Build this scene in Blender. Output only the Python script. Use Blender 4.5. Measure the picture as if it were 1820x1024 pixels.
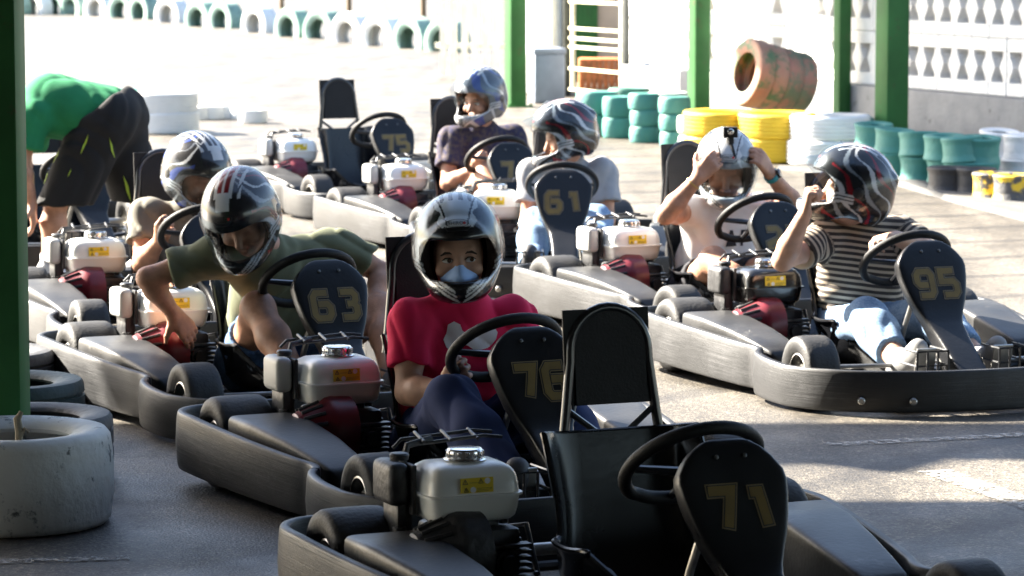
import bpy, bmesh, math, random
import numpy as np
from mathutils import Vector, Matrix, Euler
R = math.radians
rnd = random.Random(7)
for o in list(bpy.data.objects): bpy.data.objects.remove(o)
scene = bpy.context.scene
COL = scene.collection

# ------------------------------------------------------------------ camera, sky, sun, exposure
cam_d = bpy.data.cameras.new('camera'); cam = bpy.data.objects.new('camera', cam_d); COL.objects.link(cam)
cam.location = (0, 0, 1.68)
cam.rotation_euler = (R(90 - 6.155), 0, 0)
cam_d.sensor_width = 36.0; cam_d.lens = 36.0*6000/1820
cam_d.clip_start = 0.1; cam_d.clip_end = 600
cam_d.dof.use_dof = True; cam_d.dof.focus_distance = 9.3; cam_d.dof.aperture_fstop = 9.0
scene.camera = cam
SUN_AZ, SUN_EL = 62.0, 33.0          # degrees to the left of the view direction, and above the horizon
w = bpy.data.worlds.new('World'); scene.world = w; w.use_nodes = True
nt = w.node_tree; nt.nodes.clear()
sky = nt.nodes.new('ShaderNodeTexSky'); sky.sky_type = 'NISHITA'; sky.sun_disc = False
sky.sun_elevation = R(SUN_EL); sky.sun_rotation = R(-SUN_AZ); sky.air_density = 1.0; sky.dust_density = 2.0
bg = nt.nodes.new('ShaderNodeBackground'); bg.inputs[1].default_value = 0.058
wo = nt.nodes.new('ShaderNodeOutputWorld')
nt.links.new(sky.outputs[0], bg.inputs[0]); nt.links.new(bg.outputs[0], wo.inputs[0])
sl = bpy.data.lights.new('sun', 'SUN'); sl.energy = 5.0; sl.angle = R(0.6); sl.color = (1.0, 0.925, 0.80)
sun = bpy.data.objects.new('sun', sl); COL.objects.link(sun)
to_sun = Vector((-math.sin(R(SUN_AZ))*math.cos(R(SUN_EL)), math.cos(R(SUN_AZ))*math.cos(R(SUN_EL)), math.sin(R(SUN_EL))))
sun.rotation_euler = to_sun.to_track_quat('Z', 'Y').to_euler(); sun.location = to_sun*40
vs = scene.view_settings
vs.view_transform = 'Standard'; vs.look = 'None'; vs.gamma = 1.0; vs.use_curve_mapping = False
vs.exposure = 3.3
scene.render.resolution_x = 1024; scene.render.resolution_y = 576

# ------------------------------------------------------------------ materials
MATS = {}
def mat(name, col, rough=0.5, metal=0.0, var=0.12, vscale=8.0, bump=0.0, bscale=60.0, coat=0.0, spec=0.5, detail=6.0, attr=None, col2=None, thr=None, dirt=None, rvar=0.0):
    """Principled material whose colour is broken up by object-space noise; attr = colour attribute to use instead"""
    if name in MATS: return MATS[name]
    m = bpy.data.materials.new(name); m.use_nodes = True; MATS[name] = m
    t = m.node_tree; n = t.nodes; L = t.links; b = n['Principled BSDF']
    b.inputs['Roughness'].default_value = rough; b.inputs['Metallic'].default_value = metal
    b.inputs['Specular IOR Level'].default_value = spec
    b.inputs['Coat Weight'].default_value = coat; b.inputs['Coat Roughness'].default_value = 0.08
    tc = n.new('ShaderNodeTexCoord'); oi = n.new('ShaderNodeObjectInfo'); sc_ = n.new('ShaderNodeMath'); sc_.operation = 'MULTIPLY'; sc_.inputs[1].default_value = 37.0; L.new(oi.outputs['Random'], sc_.inputs[0])
    va = n.new('ShaderNodeVectorMath'); va.operation = 'ADD'; L.new(tc.outputs['Object'], va.inputs[0]); L.new(sc_.outputs[0], va.inputs[1])   # every copy gets its own wear
    nz = n.new('ShaderNodeTexNoise'); nz.inputs['Scale'].default_value = vscale; nz.inputs['Detail'].default_value = detail
    L.new(va.outputs[0], nz.inputs['Vector'])
    rp = n.new('ShaderNodeValToRGB')
    lo = 0.35 if thr is None else thr[0]; hi = 0.7 if thr is None else thr[1]
    rp.color_ramp.elements[0].position = lo; rp.color_ramp.elements[1].position = hi
    L.new(nz.outputs['Fac'], rp.inputs['Fac'])
    c = np.array(col[:3]); d = np.array(col2[:3]) if col2 is not None else np.clip(c*(1+var), 0, 1)
    c0 = c if col2 is not None else c*(1-var)
    rp.color_ramp.elements[0].color = (*c0, 1); rp.color_ramp.elements[1].color = (*d, 1)
    out = rp.outputs['Color']
    if attr:
        at = n.new('ShaderNodeAttribute'); at.attribute_name = attr
        mx = n.new('ShaderNodeMix'); mx.data_type = 'RGBA'; mx.blend_type = 'MULTIPLY'; mx.inputs['Factor'].default_value = 1.0
        L.new(at.outputs['Color'], mx.inputs['A']); L.new(out, mx.inputs['B']); out = mx.outputs['Result']
    if dirt is not None:
        nd = n.new('ShaderNodeTexNoise'); nd.inputs['Scale'].default_value = dirt[1]; nd.inputs['Detail'].default_value = 10; nd.inputs['Roughness'].default_value = 0.7
        L.new(va.outputs[0], nd.inputs['Vector'])
        rd = n.new('ShaderNodeValToRGB'); rd.color_ramp.elements[0].position = dirt[2]; rd.color_ramp.elements[1].position = dirt[3]
        L.new(nd.outputs['Fac'], rd.inputs['Fac'])
        mx = n.new('ShaderNodeMix'); mx.data_type = 'RGBA'
        L.new(rd.outputs['Color'], mx.inputs['Factor']); L.new(out, mx.inputs['A']); mx.inputs['B'].default_value = (*dirt[0], 1); out = mx.outputs['Result']
    L.new(out, b.inputs['Base Color'])
    if rvar:
        mr = n.new('ShaderNodeMapRange'); mr.inputs['To Min'].default_value = max(rough-rvar, 0.03); mr.inputs['To Max'].default_value = min(rough+rvar, 1)
        L.new(nz.outputs['Fac'], mr.inputs['Value']); L.new(mr.outputs[0], b.inputs['Roughness'])
    if bump:
        nb = n.new('ShaderNodeTexNoise'); nb.inputs['Scale'].default_value = bscale; nb.inputs['Detail'].default_value = 5
        L.new(va.outputs[0], nb.inputs['Vector'])
        bp = n.new('ShaderNodeBump'); bp.inputs['Strength'].default_value = bump; bp.inputs['Distance'].default_value = 0.01
        L.new(nb.outputs['Fac'], bp.inputs['Height']); L.new(bp.outputs['Normal'], b.inputs['Normal'])
    return m

def mat_plastic(name, base, scuff, rough=0.38):
    """black moulded plastic with scuffs that run along the length (UV.x) of the piece"""
    m = bpy.data.materials.new(name); m.use_nodes = True; MATS[name] = m
    t = m.node_tree; n = t.nodes; L = t.links; b = n['Principled BSDF']
    uv = n.new('ShaderNodeUVMap'); uv.uv_map = 'UV'
    mp = n.new('ShaderNodeMapping'); mp.inputs['Scale'].default_value = (3.5, 75, 1)
    oi = n.new('ShaderNodeObjectInfo'); sc_ = n.new('ShaderNodeMath'); sc_.operation = 'MULTIPLY'; sc_.inputs[1].default_value = 53.0; L.new(oi.outputs['Random'], sc_.inputs[0])
    va = n.new('ShaderNodeVectorMath'); va.operation = 'ADD'; L.new(uv.outputs[0], va.inputs[0]); L.new(sc_.outputs[0], va.inputs[1])
    L.new(va.outputs[0], mp.inputs['Vector'])
    n1 = n.new('ShaderNodeTexNoise'); n1.inputs['Scale'].default_value = 1.0; n1.inputs['Detail'].default_value = 9; n1.inputs['Roughness'].default_value = 0.62; n1.inputs['Distortion'].default_value = 0.6
    L.new(mp.outputs[0], n1.inputs['Vector'])
    tc = n.new('ShaderNodeTexCoord'); n2 = n.new('ShaderNodeTexNoise'); n2.inputs['Scale'].default_value = 4; n2.inputs['Detail'].default_value = 6; n2.inputs['Roughness'].default_value = 0.7
    L.new(tc.outputs['Object'], n2.inputs['Vector'])
    mu = n.new('ShaderNodeMath'); mu.operation = 'MULTIPLY'; L.new(n1.outputs['Fac'], mu.inputs[0]); L.new(n2.outputs['Fac'], mu.inputs[1])
    rp = n.new('ShaderNodeValToRGB'); rp.color_ramp.elements[0].position = 0.28; rp.color_ramp.elements[1].position = 0.54
    rp.color_ramp.elements[0].color = (*base, 1); rp.color_ramp.elements[1].color = (*scuff, 1)
    L.new(mu.outputs[0], rp.inputs['Fac']); L.new(rp.outputs[0], b.inputs['Base Color'])
    mr = n.new('ShaderNodeMapRange'); mr.inputs['From Min'].default_value = 0.2; mr.inputs['From Max'].default_value = 0.45
    mr.inputs['To Min'].default_value = rough; mr.inputs['To Max'].default_value = min(rough+0.3, 1)
    L.new(mu.outputs[0], mr.inputs['Value']); L.new(mr.outputs[0], b.inputs['Roughness'])
    bp = n.new('ShaderNodeBump'); bp.inputs['Strength'].default_value = 0.25; bp.inputs['Distance'].default_value = 0.006
    L.new(n1.outputs['Fac'], bp.inputs['Height']); L.new(bp.outputs['Normal'], b.inputs['Normal'])
    b.inputs['Specular IOR Level'].default_value = 0.5
    return m

def mat_visor(name, tint, gloss=0.1):
    m = bpy.data.materials.new(name); m.use_nodes = True; MATS[name] = m
    t = m.node_tree; n = t.nodes; L = t.links; n.remove(n['Principled BSDF'])
    tr = n.new('ShaderNodeBsdfTransparent'); tr.inputs[0].default_value = (*tint, 1)
    gl = n.new('ShaderNodeBsdfGlossy'); gl.inputs['Roughness'].default_value = 0.12
    nz = n.new('ShaderNodeTexNoise'); nz.inputs['Scale'].default_value = 30; nz.inputs['Detail'].default_value = 8
    mr = n.new('ShaderNodeMapRange'); mr.inputs['To Min'].default_value = 0.08; mr.inputs['To Max'].default_value = 0.3
    L.new(nz.outputs['Fac'], mr.inputs['Value']); L.new(mr.outputs[0], gl.inputs['Roughness'])
    lw = n.new('ShaderNodeLayerWeight'); lw.inputs[0].default_value = 0.5
    pw = n.new('ShaderNodeMath'); pw.operation = 'POWER'; pw.inputs[1].default_value = 6.0; L.new(lw.outputs['Facing'], pw.inputs[0])
    ml = n.new('ShaderNodeMath'); ml.operation = 'MULTIPLY'; ml.inputs[1].default_value = 0.32; L.new(pw.outputs[0], ml.inputs[0])
    ad = n.new('ShaderNodeMath'); ad.operation = 'ADD'; ad.inputs[1].default_value = gloss; ad.use_clamp = True
    L.new(ml.outputs[0], ad.inputs[0])
    mx = n.new('ShaderNodeMixShader'); L.new(ad.outputs[0], mx.inputs[0]); L.new(tr.outputs[0], mx.inputs[1]); L.new(gl.outputs[0], mx.inputs[2])
    L.new(mx.outputs[0], n['Material Output'].inputs[0])
    return m

def mat_stripes(name, c1, c2, period, duty=0.5):
    """knitted stripes: the float attribute 'u' is the length along the garment in metres"""
    m = bpy.data.materials.new(name); m.use_nodes = True; MATS[name] = m
    t = m.node_tree; n = t.nodes; L = t.links; b = n['Principled BSDF']
    at = n.new('ShaderNodeAttribute'); at.attribute_name = 'u'
    dv = n.new('ShaderNodeMath'); dv.operation = 'DIVIDE'; dv.inputs[1].default_value = period; L.new(at.outputs['Fac'], dv.inputs[0])
    fc = n.new('ShaderNodeMath'); fc.operation = 'FRACT'; L.new(dv.outputs[0], fc.inputs[0])
    gt = n.new('ShaderNodeMath'); gt.operation = 'GREATER_THAN'; gt.inputs[1].default_value = duty; L.new(fc.outputs[0], gt.inputs[0])
    mx = n.new('ShaderNodeMix'); mx.data_type = 'RGBA'; mx.inputs['A'].default_value = (*c1, 1); mx.inputs['B'].default_value = (*c2, 1)
    L.new(gt.outputs[0], mx.inputs['Factor']); L.new(mx.outputs['Result'], b.inputs['Base Color']); b.inputs['Roughness'].default_value = 0.9
    return m

# ------------------------------------------------------------------ mesh helpers
def tag(o, label=None, cat=None, group=None, kind=None):
    if label: o['label'] = label
    if cat: o['category'] = cat
    if group: o['group'] = group
    if kind: o['kind'] = kind
    return o
def empty(name, loc=(0, 0, 0), rz=0.0, parent=None):
    o = bpy.data.objects.new(name, None); COL.objects.link(o); o.location = loc; o.rotation_euler = (0, 0, rz)
    o.empty_display_size = 0.1
    if parent: o.parent = parent
    return o
def link(name, me, m=None, parent=None, loc=None, rot=None):
    if m is not None and not me.materials:
        for q in (m if isinstance(m, (list, tuple)) else [m]): me.materials.append(q)
    o = bpy.data.objects.new(name, me); COL.objects.link(o)
    if parent: o.parent = parent
    if loc is not None: o.location = loc
    if rot is not None: o.rotation_euler = rot
    return o
def v3(*a): return np.array(a, dtype=float)
def unit(v): v = np.asarray(v, float); return v/max(np.linalg.norm(v), 1e-9)
def frame_of(d):
    d = unit(d); a = v3(0, 0, 1) if abs(d[2]) < 0.9 else v3(1, 0, 0)
    s = unit(np.cross(a, d)); return s, np.cross(d, s), d

class MB:
    """collects shapes; build() links them as one mesh object"""
    def __init__(s): s.v = []; s.f = []; s.mi = []; s.uv = {}
    def add(s, vs, fs, mi=0):
        b = len(s.v); s.v += [tuple(map(float, q)) for q in vs]; s.f += [tuple(i+b for i in f) for f in fs]; s.mi += [mi]*len(fs); return b
    def box(s, c, h, bev=0.0, rot=None, mi=0, seg=2):
        bm = bmesh.new(); bmesh.ops.create_cube(bm, size=2.0)
        for q in bm.verts: q.co = Vector((q.co.x*h[0], q.co.y*h[1], q.co.z*h[2]))
        if bev > 0: bmesh.ops.bevel(bm, geom=bm.edges[:], offset=min(bev, min(h)*0.95), segments=seg, profile=0.5, affect='EDGES')
        M = (Euler(rot).to_matrix() if rot is not None else Matrix.Identity(3))
        bm.verts.index_update()
        s.add([M @ q.co + Vector(c) for q in bm.verts], [[q.index for q in f.verts] for f in bm.faces], mi); bm.free(); return s
    def tube(s, path, r, n=10, closed=False, mi=0, caps=True):
        P = [np.asarray(p, float) for p in path]; m = len(P); rr = r if hasattr(r, '__len__') else [r]*m
        vs = []; prev = None
        for i in range(m):
            if closed: d = P[(i+1) % m]-P[i-1]
            else: d = P[min(i+1, m-1)]-P[max(i-1, 0)]
            d = unit(d)
            if prev is None: a, b, _ = frame_of(d)
            else:
                a = prev-d*np.dot(prev, d); a = unit(a); b = np.cross(d, a)
            prev = a
            for k in range(n):
                t = 2*math.pi*k/n; vs.append(P[i]+(a*math.cos(t)+b*math.sin(t))*rr[i])
        fs = []
        for i in range(m if closed else m-1):
            for k in range(n):
                j = (i+1) % m; fs.append((i*n+k, i*n+(k+1) % n, j*n+(k+1) % n, j*n+k))
        if caps and not closed: fs += [tuple(range(n-1, -1, -1)), tuple((m-1)*n+k for k in range(n))]
        s.add(vs, fs, mi); return s
    def cyl(s, a, b, r1, r2=None, n=20, mi=0): return s.tube([a, b], [r1, r1 if r2 is None else r2], n, mi=mi)
    def lathe(s, prof, o=(0, 0, 0), ax=(1, 0, 0), n=36, mi=0, closed=False):
        """prof: (distance along axis, radius)"""
        a, b, d = frame_of(ax); o = np.asarray(o, float); m = len(prof); vs = []
        for (t, r) in prof:
            for k in range(n):
                q = 2*math.pi*k/n; vs.append(o+d*t+(a*math.cos(q)+b*math.sin(q))*r)
        fs = []
        for i in range(m if closed else m-1):
            j = (i+1) % m
            for k in range(n): fs.append((i*n+k, i*n+(k+1) % n, j*n+(k+1) % n, j*n+k))
        s.add(vs, fs, mi); return s
    def prism(s, poly, o, ex, ey, d, mi=0):
        """polygon in the (ex,ey) plane at o, thickness d along ex x ey"""
        o = np.asarray(o, float); ex = unit(ex); ey = unit(ey); ez = np.cross(ex, ey); n = len(poly)
        vs = [o+ex*p[0]+ey*p[1] for p in poly]+[o+ex*p[0]+ey*p[1]+ez*d for p in poly]
        fs = [tuple(range(n-1, -1, -1)), tuple(range(n, 2*n))]+[(i, (i+1) % n, n+(i+1) % n, n+i) for i in range(n)]
        s.add(vs, fs, mi); return s
    def mesh(s, name, smooth=True, ang=35):
        me = bpy.data.meshes.new(name); me.from_pydata(s.v, [], s.f); me.update()
        bm = bmesh.new(); bm.from_mesh(me); bmesh.ops.recalc_face_normals(bm, faces=bm.faces[:]); bm.to_mesh(me); bm.free()
        if any(s.mi): me.polygons.foreach_set('material_index', s.mi)
        if smooth:
            me.polygons.foreach_set('use_smooth', [True]*len(me.polygons)); me.set_sharp_from_angle(angle=R(ang))
        return me
    def build(s, name, m, parent=None, smooth=True, ang=35): return link(name, s.mesh(name, smooth, ang), m, parent)

def spline(pts, n, closed=True):
    """Catmull-Rom through pts, n samples per span"""
    P = [np.asarray(p, float) for p in pts]; m = len(P); out = []
    for i in range(m if closed else m-1):
        g = (lambda k: P[k % m]) if closed else (lambda k: P[min(max(k, 0), m-1)])
        p0, p1, p2, p3 = g(i-1), g(i), g(i+1), g(i+2)
        for j in range(n):
            t = j/n; out.append(0.5*((2*p1)+(-p0+p2)*t+(2*p0-5*p1+4*p2-p3)*t*t+(-p0+3*p1-3*p2+p3)*t**3))
    if not closed: out.append(P[-1])
    return out

# ------------------------------------------------------------------ signed distance modelling (bodies, clothes, helmets)
def smin(a, b, k):
    if k <= 0: return np.minimum(a, b)
    h = np.clip(0.5+0.5*(a-b)/k, 0, 1); return a*(1-h)+b*h-k*h*(1-h)
class SDF:
    def __init__(s): s.p = []; s.noise = None
    def rc(s, a, b, r1, r2=None, k=0.02, op='add', cap=False):
        a = np.asarray(a, float); b = np.asarray(b, float); r2 = r1 if r2 is None else r2
        rm = max(r1, r2)
        s.p.append(('rc', (a, b, r1, r2, cap), k, op, np.minimum(a, b)-rm, np.maximum(a, b)+rm)); return s
    def el(s, c, r, M=None, k=0.02, op='add'):
        c = np.asarray(c, float); r = np.asarray(r, float); M = np.eye(3) if M is None else np.asarray(M, float)
        e = np.abs(M) @ r
        s.p.append(('el', (c, r, M), k, op, c-e, c+e)); return s
    def bx(s, c, h, rad, M=None, k=0.02, op='add'):
        c = np.asarray(c, float); h = np.asarray(h, float); M = np.eye(3) if M is None else np.asarray(M, float)
        e = np.abs(M) @ h
        s.p.append(('bx', (c, h, rad, M), k, op, c-e, c+e)); return s
    def cut(s, n, d, k=0.01):
        s.p.append(('pl', (unit(n), d), k, 'cut', None, None)); return s
    def prim(s, q, X, Y, Z):
        kind, A = q[0], q[1]
        if kind == 'rc':
            a, b, r1, r2, cap = A; ab = b-a; L2 = max(ab @ ab, 1e-12)
            t = ((X-a[0])*ab[0]+(Y-a[1])*ab[1]+(Z-a[2])*ab[2])/L2; tc = np.clip(t, 0, 1)
            d = np.sqrt((X-a[0]-tc*ab[0])**2+(Y-a[1]-tc*ab[1])**2+(Z-a[2]-tc*ab[2])**2)-(r1+(r2-r1)*tc)
            if cap: d = np.maximum(d, (t-1)*math.sqrt(L2))
            return d
        if kind == 'pl':
            n, d = A; return X*n[0]+Y*n[1]+Z*n[2]-d
        c, r, M = A[0], A[1], A[-1]
        x = X-c[0]; y = Y-c[1]; z = Z-c[2]
        u = M[0, 0]*x+M[1, 0]*y+M[2, 0]*z; v = M[0, 1]*x+M[1, 1]*y+M[2, 1]*z; q2 = M[0, 2]*x+M[1, 2]*y+M[2, 2]*z
        if kind == 'el':
            k0 = np.sqrt((u/r[0])**2+(v/r[1])**2+(q2/r[2])**2); k1 = np.sqrt((u/r[0]**2)**2+(v/r[1]**2)**2+(q2/r[2]**2)**2)
            return k0*(k0-1)/np.maximum(k1, 1e-6)
        rad = A[2]
        a = np.abs(u)-r[0]+rad; b = np.abs(v)-r[1]+rad; e = np.abs(q2)-r[2]+rad
        return np.sqrt(np.maximum(a, 0)**2+np.maximum(b, 0)**2+np.maximum(e, 0)**2)+np.minimum(np.maximum(a, np.maximum(b, e)), 0)-rad
    def ev(s, P):
        P = np.asarray(P, float); X, Y, Z = P[..., 0], P[..., 1], P[..., 2]
        f = np.full(X.shape, 0.5)
        for q in s.p:
            d = s.prim(q, X, Y, Z)
            f = smin(f, d, q[2]) if q[3] == 'add' else -smin(-f, d if q[3] == 'sub' else -d, q[2])
        if s.noise is not None: f = f+s.noise(X, Y, Z)
        return f
    def mesh(s, name, h, smooth_it=1):
        lo = np.min([q[4] for q in s.p if q[3] == 'add'], axis=0)-4*h; hi = np.max([q[5] for q in s.p if q[3] == 'add'], axis=0)+4*h
        n = np.ceil((hi-lo)/h).astype(int)+1
        ax = [(lo[i]+h*np.arange(n[i])).astype(np.float32) for i in range(3)]
        f = np.full(n, 0.5, np.float32)
        for q in s.p:
            if q[4] is None: sl = [slice(0, n[i]) for i in range(3)]
            else:
                m = q[2]+3*h
                sl = [slice(max(int((q[4][i]-m-lo[i])/h), 0), min(int((q[5][i]+m-lo[i])/h)+2, n[i])) for i in range(3)]
            if any(t.stop <= t.start for t in sl): continue
            X = ax[0][sl[0]][:, None, None]; Y = ax[1][sl[1]][None, :, None]; Z = ax[2][sl[2]][None, None, :]
            d = s.prim(q, X, Y, Z).astype(np.float32); g = f[sl[0], sl[1], sl[2]]
            f[sl[0], sl[1], sl[2]] = smin(g, d, q[2]) if q[3] == 'add' else -smin(-g, d if q[3] == 'sub' else -d, q[2])
        if s.noise is not None:
            near = np.where(np.abs(f) < 0.05)
            f[near] += s.noise(ax[0][near[0]], ax[1][near[1]], ax[2][near[2]]).astype(np.float32)
        V, F = nets(f, lo, h)
        for _ in range(smooth_it): V = relax(V, F, 0.5)
        return mesh_np(name, V, F)
def nets(f, lo, h):
    ins = f < 0
    c = [ins[i:ins.shape[0]-1+i, j:ins.shape[1]-1+j, k:ins.shape[2]-1+k] for i in (0, 1) for j in (0, 1) for k in (0, 1)]
    cnt = sum(q.astype(np.int8) for q in c); mask = (cnt > 0) & (cnt < 8)
    I = np.array(np.nonzero(mask)); N = I.shape[1]
    idx = np.full(mask.shape, -1, np.int64); idx[mask] = np.arange(N)
    acc = np.zeros((3, N)); num = np.zeros(N)
    cor = [(i, j, k) for i in (0, 1) for j in (0, 1) for k in (0, 1)]
    val = {q: f[I[0]+q[0], I[1]+q[1], I[2]+q[2]] for q in cor}
    for a in cor:
        for axn in range(3):
            if a[axn] == 0:
                b = list(a); b[axn] = 1; b = tuple(b); va, vb = val[a], val[b]
                x = (va < 0) != (vb < 0); t = np.where(x, va/np.where(x, va-vb, 1), 0)
                for q in range(3): acc[q] += np.where(x, a[q]+(t if q == axn else 0), 0)
                num += x
    V = (I+acc/num).T*h+lo
    F = []
    for axn in range(3):
        o1, o2 = [(1, 2), (2, 0), (0, 1)][axn]
        s0 = [slice(None)]*3; s1 = [slice(None)]*3; s0[axn] = slice(0, -1); s1[axn] = slice(1, None)
        A, B = ins[tuple(s0)], ins[tuple(s1)]; E = np.array(np.nonzero(A != B))
        ok = (E[o1] > 0) & (E[o2] > 0) & (E[o1] < f.shape[o1]-1) & (E[o2] < f.shape[o2]-1); E = E[:, ok]
        def cell(d1, d2):
            e = E.copy(); e[o1] += d1; e[o2] += d2; return idx[e[0], e[1], e[2]]
        q = np.stack([cell(-1, -1), cell(0, -1), cell(0, 0), cell(-1, 0)], 1)
        fl = ~A[E[0], E[1], E[2]]; q[fl] = q[fl][:, ::-1]; F.append(q)
    F = np.concatenate(F); return V, F[(F >= 0).all(1)]
def relax(V, F, a):
    acc = np.zeros_like(V); n = np.zeros(len(V))
    for i in range(4):
        for j in (1, 3):
            np.add.at(acc, F[:, i], V[F[:, (i+j) % 4]]); np.add.at(n, F[:, i], 1)
    return V*(1-a)+a*acc/np.maximum(n, 1)[:, None]
def mesh_np(name, V, F):
    me = bpy.data.meshes.new(name); nf = len(F); w_ = F.shape[1]
    me.vertices.add(len(V)); me.vertices.foreach_set('co', V.astype(np.float32).ravel())
    me.loops.add(nf*w_); me.loops.foreach_set('vertex_index', F.astype(np.int32).ravel())
    me.polygons.add(nf); me.polygons.foreach_set('loop_start', np.arange(0, nf*w_, w_, dtype=np.int32))
    me.polygons.foreach_set('use_smooth', np.ones(nf, bool)); me.update(calc_edges=True); me.validate()
    return me
def verts_of(me):
    a = np.empty(len(me.vertices)*3, np.float32); me.vertices.foreach_get('co', a); return a.reshape(-1, 3).astype(float)
def set_col(me, C, name='Col'):
    at = me.color_attributes.new(name, 'FLOAT_COLOR', 'POINT'); a = np.ones((len(C), 4), np.float32); a[:, :3] = C; at.data.foreach_set('color', a.ravel())
def set_float(me, u, name='u'):
    at = me.attributes.new(name, 'FLOAT', 'POINT'); at.data.foreach_set('value', np.asarray(u, np.float32))
def march(sdf, o, d, off=0.002, tmax=0.6):
    """first point along each ray (from outside inwards) where the distance equals off"""
    o = np.asarray(o, float); d = np.asarray(d, float); t = np.zeros(o.shape[0])
    for _ in range(60):
        e = sdf.ev(o+d*t[:, None])-off; t = np.clip(t+e*0.8, 0, tmax)
    return o+d*t[:, None]
def poly_mesh(polys, cuts=2):
    """2-D polygons filled and subdivided -> (verts2d, faces)"""
    bm = bmesh.new()
    for p in polys: bm.faces.new([bm.verts.new((x, y, 0)) for x, y in p])
    bmesh.ops.triangulate(bm, faces=bm.faces[:])
    for _ in range(cuts): bmesh.ops.subdivide_edges(bm, edges=bm.edges[:], cuts=1, use_grid_fill=True)
    bm.verts.index_update(); V = [(q.co.x, q.co.y) for q in bm.verts]; F = [[q.index for q in f.verts] for f in bm.faces]; bm.free(); return V, F
def decal(name, sdf, polys, o, ex, ey, m, parent, off=0.002, cuts=2):
    """flat print wrapped onto a modelled surface: polygons in the (ex,ey) plane pushed on along ex x ey reversed"""
    V, F = poly_mesh(polys, cuts); ex = unit(ex); ey = unit(ey); n = np.cross(ex, ey)
    O = np.array([np.asarray(o, float)+ex*x+ey*y for x, y in V]); P = march(sdf, O, np.repeat(-n[None], len(O), 0), off)
    me = bpy.data.meshes.new(name); me.from_pydata(P.tolist(), [], F); me.update(); me.polygons.foreach_set('use_smooth', [True]*len(F))
    return link(name, me, m, parent)
def text_polys(txt, size):
    cu = bpy.data.curves.new('t', 'FONT'); cu.body = txt; cu.size = size; cu.align_x = 'CENTER'; cu.align_y = 'CENTER'; cu.resolution_u = 2
    o = bpy.data.objects.new('t', cu); me = bpy.data.meshes.new_from_object(o)
    r = [[(me.vertices[i].co.x, me.vertices[i].co.y) for i in p.vertices] for p in me.polygons]
    bpy.data.objects.remove(o); bpy.data.curves.remove(cu); bpy.data.meshes.remove(me); return r
def copy_tree(o, parent=None):
    c = o.copy(); COL.objects.link(c); c.parent = parent
    for ch in o.children: copy_tree(ch, c)
    return c

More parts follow.
